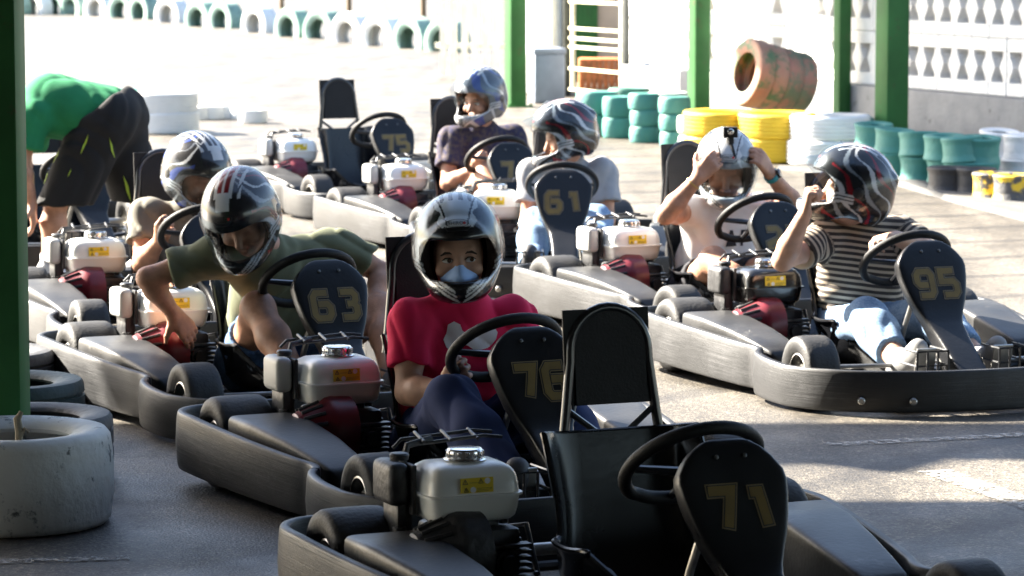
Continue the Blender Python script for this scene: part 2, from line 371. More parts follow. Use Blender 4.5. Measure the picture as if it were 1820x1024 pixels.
# ------------------------------------------------------------------ setting: ground, wall, columns, roofs
def ground_material():
    m = bpy.data.materials.new('asphalt'); m.use_nodes = True
    t = m.node_tree; n = t.nodes; L = t.links; b = n['Principled BSDF']
    tc = n.new('ShaderNodeTexCoord')
    big = n.new('ShaderNodeTexNoise'); big.inputs['Scale'].default_value = 0.9; big.inputs['Detail'].default_value = 8; big.inputs['Roughness'].default_value = 0.6
    fine = n.new('ShaderNodeTexNoise'); fine.inputs['Scale'].default_value = 115; fine.inputs['Detail'].default_value = 4; fine.inputs['Roughness'].default_value = 0.7
    vor = n.new('ShaderNodeTexVoronoi'); vor.inputs['Scale'].default_value = 125
    for q in (big, fine, vor): L.new(tc.outputs['Object'], q.inputs['Vector'])
    r1 = n.new('ShaderNodeValToRGB'); r1.color_ramp.elements[0].position = 0.3; r1.color_ramp.elements[1].position = 0.72
    r1.color_ramp.elements[0].color = (0.070, 0.063, 0.054, 1); r1.color_ramp.elements[1].color = (0.135, 0.121, 0.102, 1)
    L.new(big.outputs['Fac'], r1.inputs['Fac'])
    # aggregate: every stone its own grey, some pale, in dark binder
    r2 = n.new('ShaderNodeValToRGB'); r2.color_ramp.elements[0].position = 0.0; r2.color_ramp.elements[1].position = 1.0
    r2.color_ramp.elements[0].color = (0.45, 0.45, 0.46, 1); r2.color_ramp.elements[1].color = (2.3, 2.25, 2.15, 1)
    e_ = r2.color_ramp.elements.new(0.62); e_.color = (0.95, 0.95, 0.94, 1); e_ = r2.color_ramp.elements.new(0.86); e_.color = (1.35, 1.33, 1.28, 1)
    sp = n.new('ShaderNodeSeparateColor'); L.new(vor.outputs['Color'], sp.inputs[0]); L.new(sp.outputs[0], r2.inputs['Fac'])
    mx = n.new('ShaderNodeMix'); mx.data_type = 'RGBA'; mx.blend_type = 'MULTIPLY'; mx.inputs['Factor'].default_value = 1
    L.new(r1.outputs[0], mx.inputs['A']); L.new(r2.outputs[0], mx.inputs['B'])
    # rubber laid down by the karts: dark streaks along the lane direction
    mp = n.new('ShaderNodeMapping'); mp.inputs['Rotation'].default_value = (0, 0, R(-24)); mp.inputs['Scale'].default_value = (2.6, 0.35, 1)
    L.new(tc.outputs['Object'], mp.inputs['Vector'])
    st = n.new('ShaderNodeTexNoise'); st.inputs['Scale'].default_value = 1.4; st.inputs['Detail'].default_value = 7; L.new(mp.outputs[0], st.inputs['Vector'])
    r3 = n.new('ShaderNodeValToRGB'); r3.color_ramp.elements[0].position = 0.40; r3.color_ramp.elements[1].position = 0.62
    r3.color_ramp.elements[0].color = (0.62, 0.60, 0.57, 1); r3.color_ramp.elements[1].color = (1.08, 1.06, 1.02, 1); L.new(st.outputs['Fac'], r3.inputs['Fac'])
    m2 = n.new('ShaderNodeMix'); m2.data_type = 'RGBA'; m2.blend_type = 'MULTIPLY'; m2.inputs['Factor'].default_value = 1
    L.new(mx.outputs['Result'], m2.inputs['A']); L.new(r3.outputs[0], m2.inputs['B'])
    oil = n.new('ShaderNodeTexNoise'); oil.inputs['Scale'].default_value = 2.3; oil.inputs['Detail'].default_value = 9; oil.inputs['Roughness'].default_value = 0.65; L.new(tc.outputs['Object'], oil.inputs['Vector'])
    r4 = n.new('ShaderNodeValToRGB'); r4.color_ramp.elements[0].position = 0.60; r4.color_ramp.elements[1].position = 0.70; r4.color_ramp.elements[0].color = (1, 1, 1, 1); r4.color_ramp.elements[1].color = (0.5, 0.5, 0.5, 1); L.new(oil.outputs['Fac'], r4.inputs['Fac'])
    wv = n.new('ShaderNodeTexWave'); wv.wave_type = 'RINGS'; wv.rings_direction = 'Z'; wv.inputs['Scale'].default_value = 0.42; wv.inputs['Distortion'].default_value = 2.2; wv.inputs['Detail'].default_value = 2
    mq = n.new('ShaderNodeMapping'); mq.inputs['Location'].default_value = (-9.0, -4.0, 0); L.new(tc.outputs['Object'], mq.inputs['Vector']); L.new(mq.outputs[0], wv.inputs['Vector'])
    r5 = n.new('ShaderNodeValToRGB'); r5.color_ramp.elements[0].position = 0.90; r5.color_ramp.elements[1].position = 0.97; r5.color_ramp.elements[0].color = (1, 1, 1, 1); r5.color_ramp.elements[1].color = (0.58, 0.58, 0.60, 1); L.new(wv.outputs['Fac'], r5.inputs['Fac'])
    for q in (r4, r5):
        m3 = n.new('ShaderNodeMix'); m3.data_type = 'RGBA'; m3.blend_type = 'MULTIPLY'; m3.inputs['Factor'].default_value = 1
        L.new(m2.outputs['Result'], m3.inputs['A']); L.new(q.outputs[0], m3.inputs['B']); m2 = m3
    L.new(m2.outputs['Result'], b.inputs['Base Color'])
    mr = n.new('ShaderNodeMapRange'); mr.inputs['From Min'].default_value = 0.35; mr.inputs['From Max'].default_value = 0.7; mr.inputs['To Min'].default_value = 0.68; mr.inputs['To Max'].default_value = 0.42; L.new(oil.outputs['Fac'], mr.inputs['Value'])
    L.new(mr.outputs[0], b.inputs['Roughness'])
    bp = n.new('ShaderNodeBump'); bp.inputs['Strength'].default_value = 0.5; bp.inputs['Distance'].default_value = 0.004
    ad = n.new('ShaderNodeMath'); ad.operation = 'ADD'; L.new(fine.outputs['Fac'], ad.inputs[0]); L.new(vor.outputs['Distance'], ad.inputs[1])
    L.new(ad.outputs[0], bp.inputs['Height']); L.new(bp.outputs['Normal'], b.inputs['Normal'])
    return m
g = MB(); N = 24
for i in range(N+1):
    for j in range(N+1): g.v.append((-150+300*i/N, -40+340*j/N, 0))
for i in range(N):
    for j in range(N): g.f.append((i*(N+1)+j, (i+1)*(N+1)+j, (i+1)*(N+1)+j+1, i*(N+1)+j+1)); g.mi.append(0)
tag(g.build('ground', ground_material(), smooth=False), kind='structure')
paint = mat('worn_line_paint', (0.26, 0.26, 0.25), 0.8, col2=(0.40, 0.39, 0.37), vscale=30, detail=10)
def wear_through(m):
    t = m.node_tree; n = t.nodes; L = t.links; b = n['Principled BSDF']; tc = n.new('ShaderNodeTexCoord')
    z = n.new('ShaderNodeTexNoise'); z.inputs['Scale'].default_value = 38; z.inputs['Detail'].default_value = 12; z.inputs['Roughness'].default_value = 0.75; L.new(tc.outputs['Object'], z.inputs['Vector'])
    r = n.new('ShaderNodeValToRGB'); r.color_ramp.elements[0].position = 0.44; r.color_ramp.elements[1].position = 0.58; L.new(z.outputs['Fac'], r.inputs['Fac'])
    tr = n.new('ShaderNodeBsdfTransparent'); mx = n.new('ShaderNodeMixShader'); L.new(r.outputs[0], mx.inputs[0]); L.new(tr.outputs[0], mx.inputs[1]); L.new(b.outputs[0], mx.inputs[2]); L.new(mx.outputs[0], n['Material Output'].inputs[0])
wear_through(paint)
def line(a, b, wd):
    a = v3(*a, 0); b = v3(*b, 0); d = unit(b-a); s = np.cross(v3(0, 0, 1), d)*wd/2; up = v3(0, 0, 0.004)
    m = MB(); m.add([a-s+up, b-s+up, b+s+up, a+s+up], [(0, 1, 2, 3)]); return m
tag(line((1.02, 10.82), (3.4, 11.6), 0.075).build('painted_line', paint, smooth=False), kind='structure')
tag(line((1.30, 10.30), (1.75, 8.95), 0.11).build('painted_line', paint, smooth=False), kind='structure')
tag(line((-2.4, 8.62), (-1.02, 8.86), 0.06).build('painted_line', paint, smooth=False), kind='structure')

# breeze-block wall on a concrete base; it runs along WU
WU = v3(-0.41, 0.912, 0); WN = v3(-0.912, -0.41, 0); W0 = v3(3.3, 26.9, 0); WR = math.atan2(WU[1], WU[0])
def wp(t, off=0.0, z=0.0): return W0+WU*t+WN*off+v3(0, 0, z)
white_block = mat('white_painted_block', (0.78, 0.78, 0.77), 0.75, var=0.07, vscale=14, bump=0.2, bscale=70, dirt=((0.5, 0.48, 0.44), 6, 0.6, 0.8))
grey_base = mat('grey_concrete_base', (0.20, 0.205, 0.215), 0.85, col2=(0.27, 0.275, 0.28), vscale=5, bump=0.5, bscale=30, dirt=((0.09, 0.09, 0.095), 9, 0.62, 0.70))
wall = empty('breeze_block_wall', tuple(wp(0)), WR); tag(wall, 'white openwork breeze block wall on a grey concrete base', 'wall')
def wall_base(t0, t1, h, parent):
    m = MB(); m.box(((t0+t1)/2, 0, h/2), ((t1-t0)/2, 0.14, h/2), 0.02); return m.build('concrete_base', grey_base, parent)
wall_base(-9, 5.3, 0.37, wall)
bm_ = MB(); q = 0.044
for s in (-1, 1):
    P = [(-0.124, 0.0), (-0.087, 0.0), (-0.082, 0.035), (-0.055, 0.075), (-0.036, 0.115), (-0.055, 0.155), (-0.082, 0.195), (-0.087, 0.235), (-0.124, 0.235)]
    P = [(x*-s, z+0.1025) for x, z in P]
    if s < 0: P = P[::-1]
    bm_.prism(P, (0, 0.05, 0), (1, 0, 0), (0, 0, 1), 0.10)
    bm_.prism([(x, z) for x, z in ((-0.124*s, 0.02), (-0.112*s, 0.02), (-0.112*s, 0.05), (-0.124*s, 0.05))], (0, 0.052, 0.3675), (1, 0, 0), (0, 0, 1), 0.006)
bm_.box((0, 0, 0.052), (0.1235, 0.05, 0.0505), 0.006, seg=1); bm_.box((0, 0, 0.388), (0.1235, 0.05, 0.0505), 0.006, seg=1)
block_me = bm_.mesh('block', False); block_me.materials.append(white_block)
for r_ in range(3):
    for c_ in range(-34, 21):
        o = link('block', block_me, None, wall, (c_*0.25+0.13, rnd.uniform(-0.004, 0.004), 0.372+r_*0.441), (0, 0, rnd.uniform(-0.012, 0.012)))
copg = MB(); copg.box((-1.75, 0, 1.72), (7.0, 0.09, 0.03), 0.01); copg.build('coping', white_block, wall)

green_paint = mat('green_column_paint', (0.026, 0.112, 0.030), 0.62, spec=0.25, var=0.18, vscale=4, bump=0.05, bscale=40, dirt=((0.07, 0.055, 0.03), 9, 0.60, 0.72))
def column(x, y, h, hw, rz, label, plate=True, z0=0.0):
    e = empty('column', (x, y, z0), rz); tag(e, label, 'column', 'green roof columns')
    m = MB(); m.box((0, 0, h/2+0.01), (hw, hw, h/2), 0.008, seg=2); m.build('post', green_paint, e)
    if plate:
        m = MB(); m.box((0, 0, 0.006), (hw*1.6, hw*1.6, 0.008), 0.003)
        for a in (-1, 1):
            for b in (-1, 1): m.cyl((a*hw*1.35, b*hw*1.35, 0.012), (a*hw*1.35, b*hw*1.35, 0.035), 0.012, n=6)
        m.build('base_plate', green_paint, e)
    return e
column(-1.525, 9.80, 4.3, 0.10, 0.0, 'green roof column rising behind the cracked white tyre')
column(2.67, 23.75, 4.55, 0.088, R(24), 'thick green roof column behind the white tyre stack')
column(1.627, 29.4, 4.55, 0.075, R(24), 'green roof column between the gate and the leaning red tyres')
column(0.03, 31.2, 4.55, 0.08, R(24), 'green roof column beside the grey bin left of the gate')
p = wp(1.0, 0.20); column(p[0], p[1], 4.55, 0.055, WR, 'slim light green post fixed to the breeze block wall')

roof_m = mat('corrugated_roof', (0.055, 0.055, 0.058), 0.75, var=0.1)
def roof(poly, z, label, slot=None):
    e = empty('roof', (poly[0][0], poly[0][1], z)); tag(e, label, 'roof')
    o = v3(poly[0][0], poly[0][1], z)
    m = MB(); m.prism([(x, y) for x, y in poly], (-o[0], -o[1], 0), (1, 0, 0), (0, 1, 0), 0.06); m.build('roof_sheet', roof_m, e, False); return e
ZR = 4.33
roof([(-18, -10), (-1.35, -10), (-1.35, 12.90), (-18, 12.90)], ZR, 'unseen flat roof shaped to shade the pit lane')  # out of view; outline shaped so its shadow covers the near karts
roof([(-1.35, -10), (16, -10), (16, 9.8), (-1.35, 9.8)], 3.6, 'unseen flat roof added to keep sky reflections off the karts')  # out of view; added to block sky reflections on panels and seats
edge = roof([(-18, 12.90), (-5.45, 12.90), (-5.45, 14.45), (-18, 14.45)], ZR, 'unseen roof sheet added to close the sunlit gap on the left')  # out of view; added so sun gets through only further right
roof([(-5.45, 13.50), (-5.0, 13.62), (-4.75, 13.42), (-4.55, 13.70), (-3.6, 13.66), (-2.6, 13.60), (-1.35, 13.66), (-1.35, 14.45), (-5.45, 14.45)], ZR, 'unseen ragged roof strip shaping the sun patches on the ground')  # out of view; ragged edge and gap shaped to cast the sun patches
roof([(-3.6, 24.0), (7, 24.0), (7, 31.2), (-3.6, 31.0)], ZR+0.25, 'flat canopy roof over the tyre barrier by the wall')

# unseen dark wall added behind the camera to cut frontal fill
pb = empty('fill_blocking_wall', (0, -3.2, 0)); tag(pb, 'unseen dark wall added behind the camera to cut fill light', 'building')
m = MB(); m.box((-4, -0.2, 1.7), (13, 0.2, 1.7), 0.02); m.build('wall', mat('fill_blocker_dark', (0.05, 0.05, 0.05), 0.9), pb)
# gate in the wall and what stands behind it
dark_metal = mat('dark_steel', (0.035, 0.04, 0.04), 0.45, 0.6)
cream = mat('cream_painted_steel', (0.72, 0.66, 0.46), 0.5)
gt = empty('gate', tuple(wp(5.42)), WR); tag(gt, 'cream barred gate with dark posts in the white wall', 'gate')
for x in (0.0, 1.34):
    m = MB(); m.box((x, 0, 0.8), (0.035, 0.035, 0.8), 0.006); m.build('post', dark_metal, gt)
for x in (0.12, 1.20):
    m = MB(); m.box((x, -0.01, 0.80), (0.022, 0.018, 0.74), 0.004); m.build('stile', cream, gt)
for z in (0.076, 0.28, 0.49, 0.575, 0.67, 0.93, 1.22):
    m = MB(); m.box((0.66, 0.0, z), (0.60, 0.014, 0.014), 0.004); m.build('bar', cream, gt)
tan = mat('tan_plaster', (0.42, 0.34, 0.26), 0.85, var=0.1, vscale=3)
bl = empty('shed', (1.45, 36.2, 0)); tag(bl, 'tan plastered shed with green door behind the gate', 'building')
m = MB(); m.box((0, 0.5, 1.25), (1.25, 0.5, 1.25), 0.02); m.build('wall', tan, bl)
m = MB(); m.box((-0.66, -0.012, 0.75), (0.125, 0.02, 0.75), 0.006); dr = m.build('door', green_paint, bl)
for k in range(5):
    m = MB(); m.box((-0.76+k*0.05, -0.036, 0.75), (0.010, 0.005, 0.74), 0.002); m.build('slat', green_paint, dr)
rust = mat('orange_wood', (0.50, 0.16, 0.05), 0.7, var=0.25, vscale=12)
cr = empty('wooden_crate', (0.93, 34.7, 0)); tag(cr, 'orange slatted wooden crate standing behind the gate', 'crate')
for k in range(8):
    m = MB(); m.box((-0.21+k*0.06, -0.2, 0.155), (0.027, 0.010, 0.15), 0.003); m.build('slat', rust, cr)
for q_ in (-1, 1):
    m = MB(); m.box((q_*0.235, 0, 0.155), (0.010, 0.19, 0.15), 0.004); m.build('side', rust, cr)
m = MB(); m.box((0, 0, 0.300), (0.225, 0.185, 0.010), 0.004); m.build('lid', rust, cr)
pil = empty('wall_pier', tuple(wp(7.35)), WR); tag(pil, 'pale plastered wall pier left of the gate', 'wall')
m = MB(); m.box((0.0, 0, 1.1), (0.50, 0.12, 1.1), 0.02); m.build('pier', white_block, pil)
m = MB(); m.box((0.0, 0.0, 0.2), (0.52, 0.15, 0.2), 0.02); m.build('footing', grey_base, pil)
blue_grey = mat('blue_grey_plastic', (0.17, 0.20, 0.26), 0.5, var=0.1)
def bin_(x, y, sx, h, rz, label):
    e = empty('storage_bin', (x, y, 0), rz); tag(e, label, 'bin')
    m = MB(); m.box((0, 0, h*0.5), (sx, sx, h*0.5), 0.03); m.build('body', blue_grey, e)
    m = MB(); m.box((0, 0, h+0.02), (sx*1.06, sx*1.06, 0.03), 0.02); m.build('lid', blue_grey, e)
bin_(0.33, 31.9, 0.15, 0.47, R(10), 'blue grey lidded bin beside the green column')
bin_(1.27, 31.35, 0.06, 0.36, R(10), 'narrow dark bin at the gate post')
# picket fence beyond the pier
pick = mat('pale_yellow_picket', (0.84, 0.81, 0.66), 0.7)
fe = empty('picket_fence', (-0.75, 37.2, 0), R(180-24)); tag(fe, 'pale yellow picket fence beyond the green column', 'fence')
pm = MB(); pm.prism([(-0.035, 0), (0.035, 0), (0.035, 1.2), (0, 1.27), (-0.035, 1.2)], (0, 0.01, 0), (1, 0, 0), (0, 0, 1), 0.02); pme = pm.mesh('picket', False); pme.materials.append(pick)
for k in range(8): link('picket', pme, None, fe, (-0.9+k*0.13, 0, 0.03))
for z in (0.35, 0.95):
    m = MB(); m.box((-0.445, -0.03, z), (0.56, 0.018, 0.03)); m.build('rail', pick, fe)
# dry bank that shows through the openwork, and far terrain
earth = mat('dry_earth', (0.23, 0.19, 0.145), 0.95, var=0.3, vscale=1.3, bump=0.4, bscale=8)
def bank(name, o, ux, uy, L_, D_, h, seed):
    r = random.Random(seed); m = MB(); nx, ny = 60, 10
    ph = [r.uniform(0, 6) for _ in range(6)]
    for j in range(ny+1):
        for i in range(nx+1):
            a, b = i/nx, j/ny
            z = h*min(1, b*1.6)*(1+0.25*math.sin(a*17+ph[0])+0.15*math.sin(a*41+ph[1]+b*3))+r.uniform(-0.05, 0.05)*b*h
            P = v3(*o, 0)+v3(*ux, 0)*(a-0.5)*L_+v3(*uy, 0)*b*D_; m.v.append((P[0], P[1], z-0.02))
    for j in range(ny):
        for i in range(nx): m.f.append((j*(nx+1)+i, j*(nx+1)+i+1, (j+1)*(nx+1)+i+1, (j+1)*(nx+1)+i)); m.mi.append(0)
    o = m.build(name, earth, None, True, 180); tag(o, kind='structure'); return o
nb = empty('outbuilding', tuple(wp(-2, -1.0)), WR); tag(nb, 'tan rendered outbuilding seen through the openwork wall', 'building')
m = MB(); m.box((-0.5, -0.2, 1.3), (7.0, 0.2, 1.3), 0.02); m.build('wall', mat('tan_render', (0.30, 0.25, 0.20), 0.9, var=0.15, vscale=2.5, bump=0.3, bscale=20), nb)
bank('hillside', (-10, 118), (1, 0), (0, 1), 160, 40, 9, 5)

# ------------------------------------------------------------------ tyres
def tyre_mesh(name, Rr, wd, ri, grooves=0, waist=0.0, n=44):
    h = wd/2; P = []
    K = 14
    for i in range(K+1):
        t = -h*0.86+2*h*0.86*i/K; u = t/(h*0.86)
        rr = Rr*(1-waist*(1-u*u)) - (0.004 if waist == 0 else 0)*(u*u)
        P.append((t, rr))
    if grooves:
        Q = []
        gs = [(-0.5+ (k+0.5)/grooves)*2*h*0.8 for k in range(grooves)]
        t = -h*0.86; Q.append((t, Rr-0.003))
        for gq in gs: Q += [(gq-0.006, Rr), (gq-0.004, Rr-0.007), (gq+0.004, Rr-0.007), (gq+0.006, Rr)]
        Q.append((h*0.86, Rr-0.003)); P = Q
    side = [(h*0.97, Rr*0.955), (h*1.0, Rr*0.88), (h*0.985, (Rr+ri)*0.5), (h*0.90, ri*1.06), (h*0.80, ri), (h*0.72, ri*1.02), (h*0.78, ri*1.15), (h*0.84, (Rr+ri)*0.5), (h*0.8, Rr*0.92)]
    prof = P+side+[(-t, r) for t, r in side[::-1]]
    m = MB(); m.lathe(prof, (0, 0, 0), (0, 0, 1), n, closed=True); return m.mesh(name, True, 40)
def tmat(name, c, c2, dirt=(0.03, 0.03, 0.03), lo=0.58, hi=0.70, sc=11):
    return mat(name, c, 0.62, col2=c2, vscale=3.5, bump=0.35, bscale=45, dirt=(dirt, sc, lo, hi))
T_TEAL = tmat('teal_paint', (0.035, 0.17, 0.145), (0.06, 0.22, 0.19), lo=0.66, hi=0.76)
T_DTEAL = tmat('dark_green_paint', (0.02, 0.10, 0.075), (0.035, 0.14, 0.11), lo=0.62, hi=0.74)
T_YEL = tmat('yellow_paint', (0.62, 0.41, 0.015), (0.74, 0.50, 0.03), dirt=(0.16, 0.11, 0.02), lo=0.66, hi=0.78)
T_WHT = tmat('white_paint', (0.62, 0.62, 0.60), (0.72, 0.72, 0.70), dirt=(0.22, 0.21, 0.20), lo=0.64, hi=0.76)
T_PALE = tmat('pale_green_paint', (0.46, 0.55, 0.46), (0.62, 0.66, 0.56), dirt=(0.1, 0.12, 0.1), lo=0.66, hi=0.78)
T_RED = tmat('faded_red_paint', (0.36, 0.16, 0.11), (0.44, 0.27, 0.19), dirt=(0.10, 0.17, 0.09), lo=0.50, hi=0.58, sc=5)
T_BLK = tmat('worn_rubber', (0.020, 0.020, 0.022), (0.035, 0.035, 0.037), dirt=(0.09, 0.09, 0.085), lo=0.62, hi=0.8)
T_YB = tmat('yellow_over_rubber', (0.05, 0.05, 0.052), (0.07, 0.07, 0.07), dirt=(0.60, 0.40, 0.02), lo=0.50, hi=0.54, sc=8)
T_GRB = tmat('green_over_rubber', (0.018, 0.032, 0.028), (0.022, 0.05, 0.04), dirt=(0.08, 0.085, 0.08))
T_RED2 = tmat('faded_green_paint', (0.12, 0.16, 0.10), (0.18, 0.20, 0.13), dirt=(0.36, 0.17, 0.12), lo=0.46, hi=0.56, sc=5)
T_FAR = tmat('glare_paled_green', (0.16, 0.27, 0.22), (0.24, 0.34, 0.29))  # green paled to imitate veiling glare over the far row
TM = {}
def tyre(kind, x, y, z, material, label, group=None, tilt=(0, 0), rz=None):
    specs = {'car': (0.27, 0.17, 0.17, 4, 0), 'big': (0.285, 0.175, 0.18, 5, 0), 'kart': (0.135, 0.165, 0.07, 0, 0.10), 'small': (0.125, 0.115, 0.066, 0, 0.0),
             'slick': (0.278, 0.27, 0.165, 0, -0.035), 'med': (0.170, 0.176, 0.09, 0, -0.05), 'pot': (0.116, 0.163, 0.06, 0, -0.06), 'thin': (0.118, 0.126, 0.06, 0, -0.05), 'old': (0.26, 0.20, 0.16, 3, 0), 'half': (0.34, 0.27, 0.19, 4, 0)}
    key = (kind, material.name)
    if key not in TM:
        me = tyre_mesh('tyre', *specs[kind]); me.materials.append(material); TM[key] = me
    o = link('tyre', TM[key], None, None, (x, y, z+specs[kind][1]/2), (tilt[0], tilt[1], rnd.uniform(0, 6) if rz is None else rz))
    tag(o, label, 'tyre', group); return o
ORD = {1: ['only'], 2: ['lower', 'upper'], 3: ['bottom', 'middle', 'top']}
def stack(kind, x, y, n, material, what, group, h, jitter=0.012):
    for k in range(n):
        tyre(kind, x+rnd.uniform(-jitter, jitter), y+rnd.uniform(-jitter, jitter), k*h+0.001, material, ('%s %s' % (ORD[n][k], what)) if n > 1 else what, group, (rnd.uniform(-.02, .02) if k else 0, rnd.uniform(-.02, .02) if k else 0))
G1 = 'teal tyre stacks beside the gate'
for (x, y), kd, n, m_, what, hh in (((0.679, 26.796), 'med', 2, T_TEAL, 'wide teal tyre in the stack beneath the gate', .178), ((0.827, 26.513), 'pot', 2, T_TEAL, 'teal tyre in the two-high stack beside the wide stack', .165), ((1.027, 25.966), 'thin', 3, T_TEAL, 'teal tyre in the middle three-high stack', .127), ((1.229, 25.312), 'thin', 3, T_TEAL, 'teal tyre in the three-high stack beside the pale tyres', .130), ((1.350, 24.812), 'thin', 2, T_PALE, 'pale green tyre in the stack left of the yellow tyres', .145),
                                    ((0.967, 27.604), 'med', 2, T_DTEAL, 'dark teal tyre in the back row below the gate post', .165), ((1.239, 27.011), 'med', 2, T_PALE, 'faded tyre in the back row below the white wall', .160)):
    stack(kd, x, y+0.12, n, m_, what, G1, hh, .008)
G2 = 'big painted tyres in front of the column'
x, y = (1.518, 23.926); stack('big', x, y+0.30, 2, T_YEL, 'yellow tyre in the stack beside the pale green tyres', G2, 0.174)
x, y = (1.880, 23.700); stack('big', x, y+0.27, 2, T_YEL, 'yellow tyre in the stack beside the white tyres', G2, 0.174)
x, y = (2.222, 23.423); stack('big', x, y+0.27, 2, T_WHT, 'white tyre in the stack left of the thick column', G2, 0.174)
# leaning bundle of red and green tyres lying on top of the stacks, against the wall
ax = unit(v3(0.86, 0.42, -0.20)); q0 = v3(1.76, 24.9, 0.585)
tq = Vector(ax).to_track_quat('Z', 'Y').to_euler()
for k, (rr, m_, lb) in enumerate(((0.255, T_RED, 'faded red tyre at the front of the leaning bundle'), (0.245, T_RED, 'red and green tyre second in the leaning bundle'), (0.240, T_RED2, 'green and red tyre third in the leaning bundle'), (0.234, T_RED2, 'dull green tyre at the back of the leaning bundle'))):
    me = tyre_mesh('tyre', rr, 0.13, 0.15, 0, 0); me.materials.append(m_)
    c = q0+ax*0.128*k; tag(link('tyre', me, None, None, tuple(c), tq), lb, 'tyre', 'leaning tyre bundle')
G3 = 'slim kart tyre stacks along the wall kerb'
for i, ((x, y), c) in enumerate((((2.422, 23.700), 0), ((2.483, 22.942), 0), ((2.544, 22.329), 0), ((2.671, 21.987), 0), ((2.807, 21.701), 0), ((2.892, 21.469), 0), ((2.996, 21.469), 0), ((3.224, 22.132), 1), ((3.314, 21.748), 1))):
    wh = ['teal', 'white'][c]; nm = ['first', 'second', 'third', 'fourth', 'fifth', 'sixth', 'seventh', 'first', 'second'][i]
    for k in range(2):
        tl = (rnd.uniform(-.06, .06), rnd.uniform(-.12, .12)) if k else (0, 0)
        tyre('kart', x+rnd.uniform(-.012, .012), y+0.13, k*0.160+0.001, [T_TEAL, T_WHT][c], '%s slim %s tyre in the %s %s stack from the thick column' % (['lower', 'upper'][k], wh, nm, wh), G3, tl)
for ((x, y), m_, lb) in (((2.740, 21.019), T_BLK, 'black rubber tyre leaning by the teal stacks'), ((2.897, 20.931), T_BLK, 'black rubber tyre beside the two yellow-marked tyres'), ((2.957, 20.545), T_YB, 'yellow-marked black tyre beside the plain black tyre'), ((3.059, 20.378), T_YB, 'yellow-marked black tyre beneath the white stacks')):
    tyre('kart', x, y+0.13, 0.001, m_, lb, 'low tyres on the kerb edge')
kerb = MB(); kp = [(1.817, 23.153), (2.230, 22.631), (2.497, 21.654), (2.686, 20.336), (2.928, 19.023), (3.140, 17.867)]
for (a, b) in zip(kp[:-1], kp[1:]):
    a_ = v3(*a, 0); b_ = v3(*b, 0); d = unit(b_-a_); s = np.cross(v3(0, 0, 1), d)
    kerb.add([a_, b_, b_+s*0.5, a_+s*0.5, a_+v3(0, 0, .03)+s*0.02, b_+v3(0, 0, .03)+s*0.02, b_+v3(0, 0, .004)+s*0.5, a_+v3(0, 0, .004)+s*0.5], [(0, 1, 5, 4), (4, 5, 6, 7)])
tag(kerb.build('kerb', mat('shade_darkened_kerb', (0.075, 0.073, 0.070), 0.9, var=0.2, vscale=6, bump=0.3, bscale=40), smooth=False), kind='structure')  # kerb colour darkened to stand for the shade lying on it
# near tyres at the left column
tyre('slick', -1.41, 9.40, 0.001, mat('cracked_white_rubber', (0.50, 0.48, 0.43), 0.6, col2=(0.70, 0.69, 0.65), vscale=3, bump=0.5, bscale=26, dirt=((0.10, 0.10, 0.095), 15, 0.575, 0.66)), 'cracked white painted slick tyre in front of the green column')
m = MB(); m.tube([(-1.36, 9.20, 0.255), (-1.355, 9.19, 0.29), (-1.362, 9.20, 0.325), (-1.35, 9.205, 0.345)], [0.009, 0.012, 0.011, 0.006], 8); m.tube([(-1.352, 9.19, 0.28), (-1.34, 9.19, 0.30), (-1.33, 9.195, 0.29)], 0.006, 6)
tag(m.build('rope_end', mat('hemp', (0.30, 0.25, 0.17), 0.9)), 'short knotted rope end on the cracked white tyre', 'rope')
tyre('old', -1.475, 10.18, 0.001, T_BLK, 'black tyre between the green column and the green-sided tyre')
tyre('old', -1.66, 10.95, 0.001, T_GRB, 'dark green painted tyre lying behind the black tyre')
tyre('old', -1.86, 11.72, 0.001, T_BLK, 'worn black tyre lying beside the rear of kart 63')
# white tyres out on the track
x, y = (-2.816, 27.011); stack('big', x, y+0.27, 2, T_WHT, 'large white tyre in the stack behind the bending person', 'white tyres out on the track', 0.155)
x, y = (-3.134, 27.305); stack('big', x, y+0.35, 2, T_TEAL, 'teal tyre behind the large white stack on the track', 'white tyres out on the track', 0.155)
for x, y in ((-2.736, 29.037), (-2.612, 29.121), (-2.474, 29.206), (-2.321, 29.121), (-2.199, 28.543)):
    tyre('small', x, y+0.1, 0.001, T_WHT, 'small white tyre in the low row on the track', 'small white tyres on the track')
# half-buried tyres along the far edge of the track
cnt = 0
for x, y in ((-9.798, 63.952), (-9.257, 63.156), (-8.858, 63.156), (-8.449, 63.156), (-8.094, 62.765), (-7.542, 61.997), (-6.961, 60.880), (-6.539, 60.157), (-5.832, 58.089), (-5.078, 55.541), (-4.640, 54.939), (-3.922, 52.654), (-3.262, 50.551), (-2.767, 49.805), (-2.282, 48.147), (-1.791, 46.811), (-1.317, 45.752), (-0.856, 44.740)):
    green = cnt not in (2, 5, 8, 11, 14, 15); cnt += 1
    o = tyre('half', x, y, 0.0, T_FAR if green else T_WHT, 'green half-buried tyre along the far track edge' if green else 'white half-buried tyre along the far track edge', 'half-buried tyres along the far track')
    o.rotation_euler = (R(90), 0, R(-48)+rnd.uniform(-.08, .08)); o.location = (x, y, 0.10)
wood = mat('weathered_post', (0.16, 0.11, 0.06), 0.85)
for x, y in ((-6.871, 67.350), (-5.569, 63.952), (-4.046, 58.089), (-2.628, 53.207), (-1.322, 49.081)):
    m = MB(); m.tube([(0, 0, 0), (0, 0, 0.8), (0.01, 0, 1.6)], [0.045, 0.042, 0.04], 8)
    o = m.build('fence_post', wood); o.location = (x, y+1.4, -0.05); tag(o, 'thin brown fence post behind the half-buried tyres', 'post', 'fence posts along the far track')

